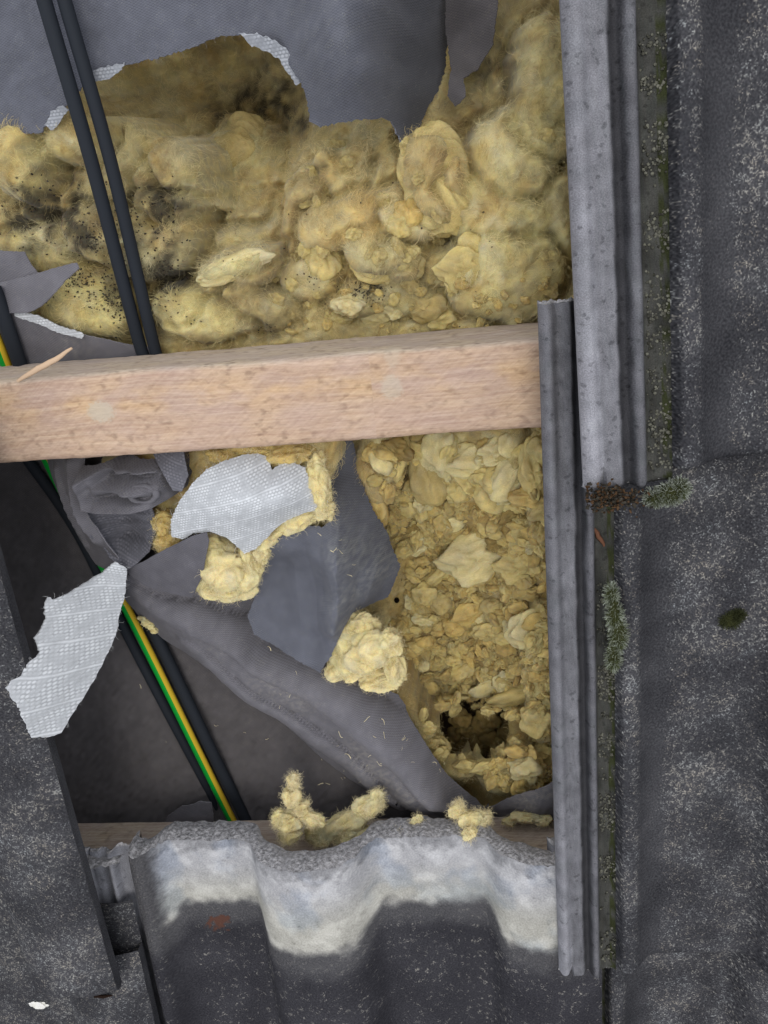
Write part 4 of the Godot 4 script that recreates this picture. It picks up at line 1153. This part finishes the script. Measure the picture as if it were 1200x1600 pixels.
	for j in 9:
		for k in 20:
			var a := TAU * k / 20.0; var q := j / 8.0 * PI * 1.5
			var rr := 1.0 + 0.30 * -cos(q) if j < 7 else 0.7
			var w := 1.0 + 0.12 * noise.get_noise_2d(k * 30.0, 5.0)
			ring.add(rc + Vector3(cos(a) * 0.0075 * rr * w, sin(a) * 0.0048 * rr * w, 0.0022 * sin(q) - (0.010 if j == 0 else 0.0)), Vector2(k * 0.002, j * 0.002))
	for j in 8:
		for k in 20:
			var a := j * 20 + k; var a2 := j * 20 + (k + 1) % 20
			ring.quad(a, a2, a2 + 20, a + 20)
	for k in ring.c.size(): ring.c[k] = Color(0.5, 0.5, 0.5)
	part("rolled_mouth", ring, M.felt, l)
	var strip := cloth([180,878, 198,888, 195,925, 188,960, 182,992, 168,1022, 150,1058, 132,1088, 122,1102, 110,1120, 96,1145, 76,1150, 50,1152, 42,1132, 30,1108, 18,1092, 8,1076, 18,1064, 34,1056, 40,1040, 62,1022, 58,1006, 54,996, 64,984, 72,966, 70,942, 76,932, 86,936, 108,926, 140,908, 160,896],
		[190,885,-14, 195,930,-14, 150,905,-4, 170,1000,4, 110,930,12, 75,950,24, 135,1050,24, 62,1008,36, 100,1080,40, 12,1078,60, 36,1110,62, 52,1148,62, 98,1140,50], {"knit": true, "seed": 19, "jag": 0.0006, "step": 0.0016, "wrinkle": 0.0020, "rot": 0.55, "thick": 0.0012})
	part("pale_torn_strip", strip, M.knit, l, "pale knitted strip turned over and hanging to the left")
	var places := []
	for k in range(0, strip.v.size(), 3):
		if strip.n[k].z < 0.2 and rng.randf() < 0.30:
			places.append(Transform3D(lean(strip.n[k] + rand_dir() * 0.9, rng.randf() * TAU, rng.randf_range(0.3, 1.0)), strip.v[k]))
	scatter("frayed_fibres", strand_mesh(0.0035, 0.0001, 0.5), M.white_strand, places, l)

	var w := thing("underlay_scrap", "pale knitted scrap of underlay lying on yellow wool under the batten", "underlay scrap", P(390, 790, -0.01))
	var patch := cloth([268,838, 268,812, 280,785, 300,756, 322,734, 350,720, 385,709, 405,708, 420,716, 424,736, 440,723, 458,722, 476,730, 482,746, 492,756, 506,768, 513,786, 505,796, 478,800, 450,812, 428,828, 412,846, 400,858, 382,866, 366,850, 350,838, 330,831, 300,834, 284,842],
		[268,838,-14, 290,770,-8, 350,720,-12, 405,708,-16, 424,736,-10, 476,730,-14, 513,786,-14, 450,812,-10, 382,866,-12, 330,831,-6, 390,770,4, 340,780,2, 440,765,2], {"knit": true, "seed": 21, "jag": 0.0007, "step": 0.0016, "wrinkle": 0.0014, "rot": -0.25, "thick": 0.0012})
	part("pale_cloth", patch, M.knit, w)
	places = []
	for k in range(0, patch.v.size(), 3):
		if patch.n[k].z < 0.2 and rng.randf() < 0.30:
			places.append(Transform3D(lean(patch.n[k] + rand_dir() * 0.9, rng.randf() * TAU, rng.randf_range(0.3, 1.0)), patch.v[k]))
	scatter("frayed_fibres", strand_mesh(0.0035, 0.0001, 0.5), M.white_strand, places, w)

	# scraps up at the left
	var s := thing("underlay_scrap", "two grey torn flaps of underlay at the left edge above the batten", "underlay scrap", P(40, 440, -0.04))
	part("upper_flap", cloth([-60,386, 0,392, 38,394, 46,412, 60,428, 30,440, 0,444, -60,450], [-60,386,-42, 38,394,-34, 60,428,-36, 0,444,-38, 0,415,-34], {"seed": 22, "jag": 0.0004, "step": 0.0016}), M.felt, s)
	part("lower_flap", cloth([-60,450, 0,442, 50,430, 90,418, 118,411, 122,418, 100,438, 80,462, 62,478, 44,488, 0,489, -60,488], [-60,450,-42, 50,430,-34, 118,411,-22, 80,462,-24, 44,488,-30, 0,489,-34, 0,465,-34, -60,488,-38], {"seed": 23, "jag": 0.0004, "step": 0.0016}), M.felt, s)
	var s2 := thing("underlay_scrap", "grey tongue of underlay running under the batten at the left", "underlay scrap", P(100, 530, -0.05))
	part("tongue", cloth([-60,484, 0,487, 24,489, 48,499, 80,510, 120,522, 160,530, 196,538, 240,545, 262,600, 250,640, -60,640], [-60,484,-44, 48,499,-36, 120,522,-38, 196,538,-42, 250,550,-48, 262,640,-56, 0,560,-46, -60,640,-54, 120,580,-48], {"seed": 24, "jag": 0.0004, "step": 0.002, "dust": [[120,545,40,0.2]]}), M.felt, s2)
	part("frayed_lip", cloth([22,486, 60,494, 92,510, 130,522, 128,528, 90,518, 58,504, 24,494], [22,486,-36, 60,494,-34.5, 130,522,-36.5, 90,518,-35.5, 24,494,-36], {"knit": true, "seed": 25, "jag": 0.0006, "step": 0.001}), M.knit, s2, "thin pale torn edge")
	# bottom right remnant over the lower batten
	var s3 := thing("underlay_scrap", "grey underlay remnant in front of the lower batten beside the right tile", "underlay scrap", P(820, 1255, -0.04))
	part("remnant", cloth([764,1262, 790,1248, 820,1236, 866,1224, 900,1222, 900,1300, 860,1290, 800,1288, 768,1284], [764,1262,-40, 820,1236,-32, 900,1222,-30, 840,1256,-26, 780,1268,-38, 800,1284,-44, 860,1290,-44, 900,1300,-46], {"seed": 26, "jag": 0.0006, "step": 0.0014, "wrinkle": 0.0015, "dust": [[820,1250,26,0.5],[850,1240,20,0.4]]}), M.felt, s3)
	var s4 := thing("underlay_scrap", "small dark rounded scrap of underlay beside the striped cable end", "underlay scrap", P(300, 1275, -0.045))
	part("scrap", cloth([254,1296, 262,1276, 284,1260, 312,1252, 330,1254, 334,1275, 332,1296], [254,1296,-42, 284,1260,-40, 330,1254,-38, 334,1296,-41, 300,1275,-36], {"seed": 27, "jag": 0.0004, "step": 0.0014}), M.felt, s4)

func cable_build(pts: Array, rad: float, stripes := false) -> Array:
	var cu := Curve3D.new()
	for p in pts: cu.add_point(p)
	for k in pts.size():
		var a: Vector3 = pts[maxi(k - 1, 0)]; var d: Vector3 = pts[mini(k + 1, pts.size() - 1)]
		cu.set_point_in(k, (a - d) / 6.0); cu.set_point_out(k, (d - a) / 6.0)
	var len := cu.get_baked_length()
	var n := int(len / 0.004); var seg := 24
	var both := [Build.new(), Build.new()]
	for q in (2 if stripes else 1):
		var b: Build = both[q]
		for j in n + 1:
			var o := len * j / n
			var p := cu.sample_baked(o, true); var f := (cu.sample_baked(minf(o + 0.002, len), true) - cu.sample_baked(maxf(o - 0.002, 0), true)).normalized()
			var sx := f.cross(Vector3(0, 0, 1)).normalized(); var up := sx.cross(f)
			for k in seg + 1:
				var a := TAU * k / seg
				if stripes: a = PI * (k / float(seg)) + PI * q + 2.0
				b.add(p + (sx * cos(a) + up * sin(a)) * rad * (1.0 + 0.012 * fine.get_noise_2d(o * 9000.0, a * 40.0)), Vector2(o * 20.0, k / float(seg)))
		for j in n:
			for k in seg:
				var a := j * (seg + 1) + k
				b.quad(a, a + 1, a + seg + 2, a + seg + 1)
	return both

func cables() -> void:
	var bl := mat(Color(0.155, 0.17, 0.195), 0.55)
	var g := "cables under the tiles"
	var c1 := cable_build([P(38, -120, -0.012), P(66, -10, -0.014), P(142, 250, -0.022), P(216, 530, -0.044), P(240, 600, -0.0465), P(275, 760, -0.058)], 0.0036)
	solo("black_cable", c1[0], bl, "left one of two black cables hanging across the top opening", "cable", P(142, 250, -0.03), g)
	var c2 := cable_build([P(74, -120, -0.014), P(98, -10, -0.016), P(172, 250, -0.024), P(238, 530, -0.044), P(258, 600, -0.0465), P(290, 760, -0.058)], 0.0034)
	solo("black_cable", c2[0], bl, "right one of two black cables hanging across the top opening", "cable", P(172, 250, -0.03), g)
	var gm := mat(Color(0.07, 0.56, 0.20), 0.45); var ym := mat(Color(0.78, 0.66, 0.20), 0.45)
	var e := cable_build([P(-40, 450, -0.03), P(-6, 530, -0.036), P(22, 600, -0.0462), P(60, 690, -0.056), P(110, 790, -0.062), P(192, 940, -0.058), P(238, 1030, -0.055), P(312, 1180, -0.050), P(372, 1300, -0.0455), P(420, 1390, -0.042)], 0.0032, true)
	var et := thing("earth_cable", "thin green and yellow striped earth cable on the dark underlay", "cable", P(238, 1030, -0.055))
	part("green_stripe", e[1], gm, et); part("yellow_stripe", e[0], ym, et)
	var c3 := cable_build([P(-10, 450, -0.03), P(18, 530, -0.036), P(44, 600, -0.0462), P(90, 690, -0.056), P(150, 790, -0.063), P(218, 940, -0.060), P(262, 1030, -0.057), P(334, 1180, -0.051), P(393, 1300, -0.046), P(436, 1390, -0.043)], 0.0042)
	solo("black_cable", c3[0], bl, "thick black cable close along the right side of the striped cable", "cable", P(268, 1030, -0.055), g)
	var c4 := cable_build([P(30, 700, -0.06), P(120, 830, -0.066), P(196, 985, -0.064), P(262, 1112, -0.060), P(330, 1240, -0.054), P(362, 1310, -0.049), P(400, 1390, -0.045)], 0.0036)
	solo("black_cable", c4[0], bl, "black cable lying to the left of the striped cable", "cable", P(262, 1112, -0.06), g)

func tuft(label: String, parts: Array, m: String, seed: int, hair: int, category := "wool tuft") -> void:
	# parts: px, py, z mm, rx, ry, rz mm, turn
	var q0: Array = parts[0]
	var t := thing("wool_tuft", label, category, P(q0[0], q0[1], q0[2] / 1000.0), "loose tufts of yellow wool")
	var all := Build.new(); var places := []
	var k := 0
	for q in parts:
		var bb := pillow(seed + k, 1.0, 0.32, 1.05, 72, 48)
		var bs := Basis(Vector3(0, 0, 1), deg_to_rad(q[6])) * Basis.from_scale(Vector3(q[3], q[4], q[5]) * 0.001)
		var c := P(q[0], q[1], q[2] / 1000.0)
		var first := all.v.size()
		for j in bb.v.size(): all.add(c + bs * bb.v[j], Vector2.ZERO, bb.c[j])
		for j in bb.i: all.i.append(first + j)
		k += 1
	all.normals()
	# shag: push single points out along the surface
	for j in all.v.size():
		all.v[j] += all.n[j] * (0.0005 * fine.get_noise_3d(all.v[j].x * 16000.0, all.v[j].y * 8000.0, all.v[j].z * 16000.0) + 0.0007 * noise.get_noise_3d(all.v[j].x * 16000.0, all.v[j].y * 10000.0, all.v[j].z * 16000.0))
	all.n.clear()
	part("wool", all, M[m], t)
	for j in hair:
		var id := rng.randi() % all.v.size()
		places.append(Transform3D(lean(tang(all.n[id]) + all.n[id] * rng.randf_range(0.0, 0.35) + Vector3(0.5 * noise.get_noise_2d(all.v[id].x * 4000.0, 7.0), 0.5 * noise.get_noise_2d(all.v[id].y * 4000.0, 9.0), 0), rng.randf() * TAU, rng.randf_range(0.4, 1.2)), all.v[id] - all.n[id] * 0.0004))
	scatter("loose_fibres", strand_mesh(0.0036, 0.00007, 0.5), M.strand, places, t)

func tufts() -> void:
	tuft("shaggy yellow wool ball bulging from the pocket under the pale scrap", [[345,885,-16,15,13,11,0],[330,898,-24,16,13,10,0],[365,912,-24,14,11,9,0],[318,878,-20,10,12,9,20],[375,900,-19,11,13,9,-20],[345,918,-19,13,6,8,0],[392,880,-20,6,11,8,10],[332,856,-20,12,8,8,0]], "bright", 300, 9600)
	tuft("pale yellow wool lump poking out below the large grey flap", [[575,1020,-14,15,14,12,0],[545,1020,-22,12,14,10,0],[535,1040,-24,12,10,8,0],[610,1005,-12,8,9,8,0],[550,1045,-20,10,7,8,20],[595,1060,-18,14,7,9,0],[560,980,-22,12,11,9,0],[615,1040,-18,6,12,8,0],[540,1000,-24,8,10,8,0]], "bright", 320, 7800)
	tuft("upright yellow wool tuft on the left of the limed tile end", [[452,1285,-4,8,7,8,0],[456,1245,-4,6,9,7,0],[458,1220,-4,3.6,5,4,10],[485,1280,-4,9,4,5,-20],[450,1305,-2,8,4.5,6,0],[470,1262,-6,6,5,5,0],[436,1280,-6,5,6,5,0]], "bright", 340, 6000)
	tuft("flat greyish wool tuft stuffed under the crest of the limed tile", [[540,1290,-14,18,9,8,35],[575,1262,-12,11,8,7,25],[510,1306,-14,12,6,7,20],[590,1250,-12,5,7,5,0],[495,1300,-16,9,8,7,0],[555,1305,-10,13,7,7,30]], "pale", 360, 6600)
	tuft("small pale yellow wool tuft resting on the right of the limed tile end", [[735,1283,2,9,7,6,-15],[715,1268,0,6,4,4,-10],[755,1278,0,7,5,5,15],[735,1303,12,5,5,4,0],[718,1258,-2,2,3,2,0]], "bright", 380, 3600)
	tuft("crumb of yellow wool beside the striped cable", [[232,975,-48,4.5,3,3,-20],[222,966,-49,3,2.2,2,0],[240,984,-48,3,2.4,2.4,0],[246,970,-48,2.2,2,2,0]], "bright", 400, 60)
	tuft("wispy wool bit lying between lower batten and underlay remnant", [[818,1278,-26,9,4.5,4,0],[845,1282,-26,7,4,4,0],[795,1284,-28,6,3,3,0]], "pale", 420, 500)
	tuft("thin whitish wisp of wool on the rough end of the limed tile", [[646,1288,2,3.2,5,1.6,-10],[655,1280,2,2.2,3.5,1.5,10],[622,1302,9,3,2.4,1.4,0]], "pale", 430, 500)
	tuft("yellow wool edge showing along the right side of the pale scrap", [[498,760,-16,7,13,8,15],[470,812,-16,14,6,7,20],[508,795,-18,7,7,7,0],[425,838,-18,11,6,7,35],[410,862,-18,5,8,6,0],[495,728,-22,6,9,7,0]], "bright", 440, 5400)
	tuft("orange yellow wool showing behind the upper edge of the pale scrap", [[448,712,-22,17,7,8,0],[400,700,-24,14,6,7,0],[355,712,-26,12,5,6,0]], "orange", 460, 2000)
	tuft("orange yellow wool showing at the left between pale scrap and knitted cup", [[255,815,-30,8,9,8,0],[258,845,-30,9,7,7,0]], "orange", 470, 1000)

func stick(a: Vector3, c: Vector3, r: float, seed: int) -> Build:
	var b := Build.new(); var n := 10; var f := (c - a).normalized()
	var sx := f.cross(Vector3(0, 0, 1)).normalized(); var up := sx.cross(f)
	for j in n + 1:
		var t := j / float(n)
		var p := a.lerp(c, t) + sx * 0.0012 * noise.get_noise_2d(t * 120.0, seed * 50.0)
		var w := r * (0.35 + 0.65 * sin(PI * clampf(t * 0.9 + 0.08, 0, 1)))
		for k in 6: b.add(p + (sx * cos(TAU * k / 6.0) + up * sin(TAU * k / 6.0) * 0.55) * w)
	for j in n:
		for k in 6:
			var q := j * 6 + k; var q2 := j * 6 + (k + 1) % 6
			b.quad(q, q2, q2 + 6, q + 6)
	return b

func moss(label: String, pts: Array, n: int, hue: Color, tip: Color, seed: int) -> void:
	# pts: px, py, z mm, rx mm, ry mm, rz mm
	var q0: Array = pts[0]
	var t := thing("moss_cushion", label, "moss", P(q0[0], q0[1], q0[2] / 1000.0), "moss cushions on the tiles")
	var all := Build.new(); var places := []; var cols := PackedColorArray()
	for q in pts:
		var bb := blob(seed, 1.0, 0.3, 1.2, 0.1, 24, 16)
		var first := all.v.size(); var c := P(q[0], q[1], q[2] / 1000.0)
		for j in bb.v.size(): all.add(c + bb.v[j] * Vector3(q[3], q[4], q[5]) * 0.001)
		for j in bb.i: all.i.append(first + j)
		seed += 1
		for k in n:
			var d := rand_dir(); d.z = absf(d.z)
			var p := c + d * Vector3(q[3], q[4], q[5]) * 0.00096
			places.append(Transform3D(lean(d + rand_dir() * 0.45, rng.randf() * TAU, rng.randf_range(0.6, 1.2)), p))
			var edge := 1.0 - d.z
			cols.append(hue.lerp(tip, clampf(edge * 0.5 + rng.randf_range(-0.35, 0.5), 0, 1)) * rng.randf_range(0.7, 1.15))
	part("cushion", all, mat(Color(0.20, 0.21, 0.12)), t)
	scatter("shoots", strand_mesh(0.0024, 0.00018, 0.35), mat(Color.WHITE), places, t, cols)

func tile_top(px: float, py: float, left: float, head: float) -> Vector3:   # where a sight of the survey meets a tile
	var z := 0.04
	var p := P(px, py, z)
	for k in 6:
		z = prof(clampf((p.x - left) * 1000.0, 0, 330)) / 1000.0 + (head - p.y) * 0.0682
		p = P(px, py, z)
	return p

func small_things() -> void:
	# moss
	moss("silvery green moss cushion under the tail of the upper right tile", [[1044,770,48,6,5,5],[1022,776,48,4.5,3.5,4],[1060,762,48,4,4.5,4.5]], 420, Color(0.075, 0.09, 0.04), Color(0.60, 0.65, 0.60), 500)
	moss("long grey green moss cushion on the ridge of the middle right tile", [[960,960,46,3.2,8,3],[966,990,46,3.8,9,3.5],[958,1025,46,3,8,3],[955,930,45,2.2,6,2]], 300, Color(0.07, 0.085, 0.035), Color(0.50, 0.55, 0.48), 510)
	var mp := tile_top(1140, 968, 0.083, 0.106) * 1000.0
	moss("small dark green moss dot in the middle of the right tile", [[1140,968,mp.z,4.6,3.8,2.2],[1152,960,mp.z,3,2,1.4]], 300, Color(0.04, 0.045, 0.02), Color(0.075, 0.085, 0.04), 520)
	# dark rotted debris caught under the upper right tile
	var crumb := blob(600, 0.001, 0.5, 1.0, 0.2, 8, 6).commit()
	var t := thing("rotted_debris", "brown crumbly debris caught at the tail of the upper right tile", "debris", P(950, 765, 0.05))
	var places := []; var cols := PackedColorArray()
	for k in 480:
		var p := P(clampf(955 + rng.randfn() * 22, 918, 1030), 774 + rng.randfn() * 9 + absf(noise.get_noise_2d(k * 3.0, 5.0)) * 18.0, 0.052 + absf(rng.randfn()) * 0.005)
		places.append(Transform3D(Basis(rand_dir(), rng.randf() * TAU) * Basis.from_scale(Vector3(rng.randf_range(0.3, 1.5), rng.randf_range(0.3, 0.9), 0.6)), p))
		var s := rng.randf_range(0.5, 1.3)
		cols.append((Color(0.085, 0.05, 0.028) if rng.randf() < 0.4 else Color(0.045, 0.04, 0.033)) * s)
	scatter("crumbs", crumb, mat(Color.WHITE), places, t, cols)
	# grit in the water channels
	t = thing("channel_grit", "dark grit and mossy dirt lying in the channels of the right tiles", "grit", P(1010, 300, 0.05))
	places = []; cols = PackedColorArray()
	for spec in [[0.0859, 0.424, 395.0, 1.18, 0.0349], [0.0832, 0.106, 393.0, 1.0, 0.0044]]:
		for k in 2600:
			var s := rng.randf_range(0.0, spec[2] - 4.0)
			var dense := noise.get_noise_2d(s * 5.0, spec[0] * 9000.0)
			if dense < rng.randf_range(-0.25, 0.35): continue
			var x := rng.randf_range(25.5, 34.0)
			var p := Vector3(spec[0] + x * spec[3] / 1000.0 + s * 0.001 * spec[4], spec[1] - s / 1000.0, (prof(x) + s * 0.0682) / 1000.0 + 0.0004)
			places.append(Transform3D(Basis(rand_dir(), rng.randf() * TAU) * Basis.from_scale(Vector3.ONE * rng.randf_range(0.3, 0.95)), p))
			cols.append(Color(0.10, 0.10, 0.085) * rng.randf_range(0.4, 1.9))
	scatter("grains", crumb, mat(Color.WHITE), places, t, cols)
	# soot-like dirt on the wool
	t = thing("dark_dirt", "dark crumbs of dirt strewn over the wool beside the black cables", "dirt", P(200, 420, -0.04))
	places = []; cols = PackedColorArray()
	for spec in [[60,325,60,26,150],[240,340,45,34,190],[150,395,22,26,190],[120,430,14,8,120],[150,455,26,18,160],[235,450,34,22,200],[275,432,26,10,120],[190,470,20,30,130],[110,480,45,26,45],[130,545,50,10,120],[575,452,22,9,150],[490,434,8,8,30],[560,400,110,80,60],[700,420,90,80,30],[420,515,16,6,50],[300,420,100,70,90],[60,400,60,30,90],[735,900,90,140,50],[725,365,6,4,10],[800,1080,40,60,24]]:
		for k in int(spec[4] * 0.6):
			var px: float = spec[0] + rng.randfn() * spec[2]; var py: float = spec[1] + rng.randfn() * spec[3]
			var p := P(px, py, -0.05)
			for q in 3: p = P(px, py, bed_at(p.x, p.y))
			places.append(Transform3D(Basis(rand_dir(), rng.randf() * TAU) * Basis.from_scale(Vector3(rng.randf_range(0.25, 1.0), rng.randf_range(0.25, 0.7), 0.5) * (1.0 if spec[4] > 60 or rng.randf() < 0.3 else 0.6)), p + Vector3(0, 0, 0.0004)))
			cols.append(Color(0.03, 0.027, 0.025) * rng.randf_range(0.6, 2.0))
	scatter("crumbs", crumb, mat(Color.WHITE), places, t, cols)
	# pale fibre crumbs on the grey folds
	t = thing("fibre_crumbs", "pale curled fibre crumbs strewn over the long grey fold", "fibre crumbs", P(500, 1130, -0.02))
	places = []
	var sm := strand_mesh(0.004, 0.00030, 0.8)
	var fold := Geometry2D
	for spec in [[490,1085,60,26,14,-22],[600,1170,60,36,20,-12],[560,1205,50,22,14,-26],[420,1050,50,22,5,-20],[660,1220,40,20,10,-16],[330,1140,90,60,9,-57],[530,870,26,50,9,-5]]:
		for k in spec[4]:
			var px: float = spec[0] + rng.randfn() * spec[2] * 0.6; var py: float = spec[1] + rng.randfn() * spec[3] * 0.6
			var d := Vector3(rng.randfn(), rng.randfn(), 0.15)
			places.append(Transform3D(lean(d, rng.randf() * TAU, rng.randf_range(0.25, 0.9)), P(px, py, spec[5] / 1000.0)))
	scatter("crumbs", sm, M.strand, places, t)
	# one-offs
	var a := P(28, 597, 0.0014); var c := P(112, 543, 0.0045)
	solo("wood_splinter", stick(a, c, 0.0016, 1), mat(Color(0.76, 0.66, 0.56)), "thin pale wood splinter lying across the left end of the batten", "splinter", a)
	a = tile_top(928, 823, 0.083, 0.106); c = tile_top(944, 852, 0.083, 0.106)
	solo("bark_sliver", stick(a + Vector3(0, 0, 0.001), c + Vector3(0, 0, 0.001), 0.0013, 2), mat(Color(0.40, 0.28, 0.22)), "reddish brown bark sliver lying in the tile channel under the debris", "sliver", a)
	a = tile_top(148, 1556, -0.5155, -0.216); c = tile_top(178, 1552, -0.5155, -0.216)
	solo("leaf_stalk", stick(a + Vector3(0, 0, 0.001), c + Vector3(0, 0, 0.002), 0.0014, 3), mat(Color(0.13, 0.09, 0.07)), "dark dry leaf stalk at the tail of the left tile", "leaf stalk", a)
	var dp := blob(700, 1.0, 0.5, 1.6, 0.1, 40, 12)
	var dc := tile_top(62, 1571, -0.5155, -0.216)
	for k in dp.v.size(): dp.v[k] = dc + dp.v[k] * Vector3(0.0062, 0.0036, 0.0005)
	solo("bird_dropping", dp, mat(Color(0.86, 0.86, 0.85)), "small white bird dropping on the bottom left tile", "dropping", dc)
	var pp := P(620, 938, -0.07); pp = P(620, 938, bed_at(pp.x, pp.y) + 0.004)
	var pl := blob(710, 0.0019, 0.1, 1.0, 0.0, 16, 10)
	for k in pl.v.size(): pl.v[k] += pp
	solo("dark_pellet", pl, mat(Color(0.05, 0.035, 0.03)), "round dark pellet on the wool beside the large grey flap", "pellet", pp)
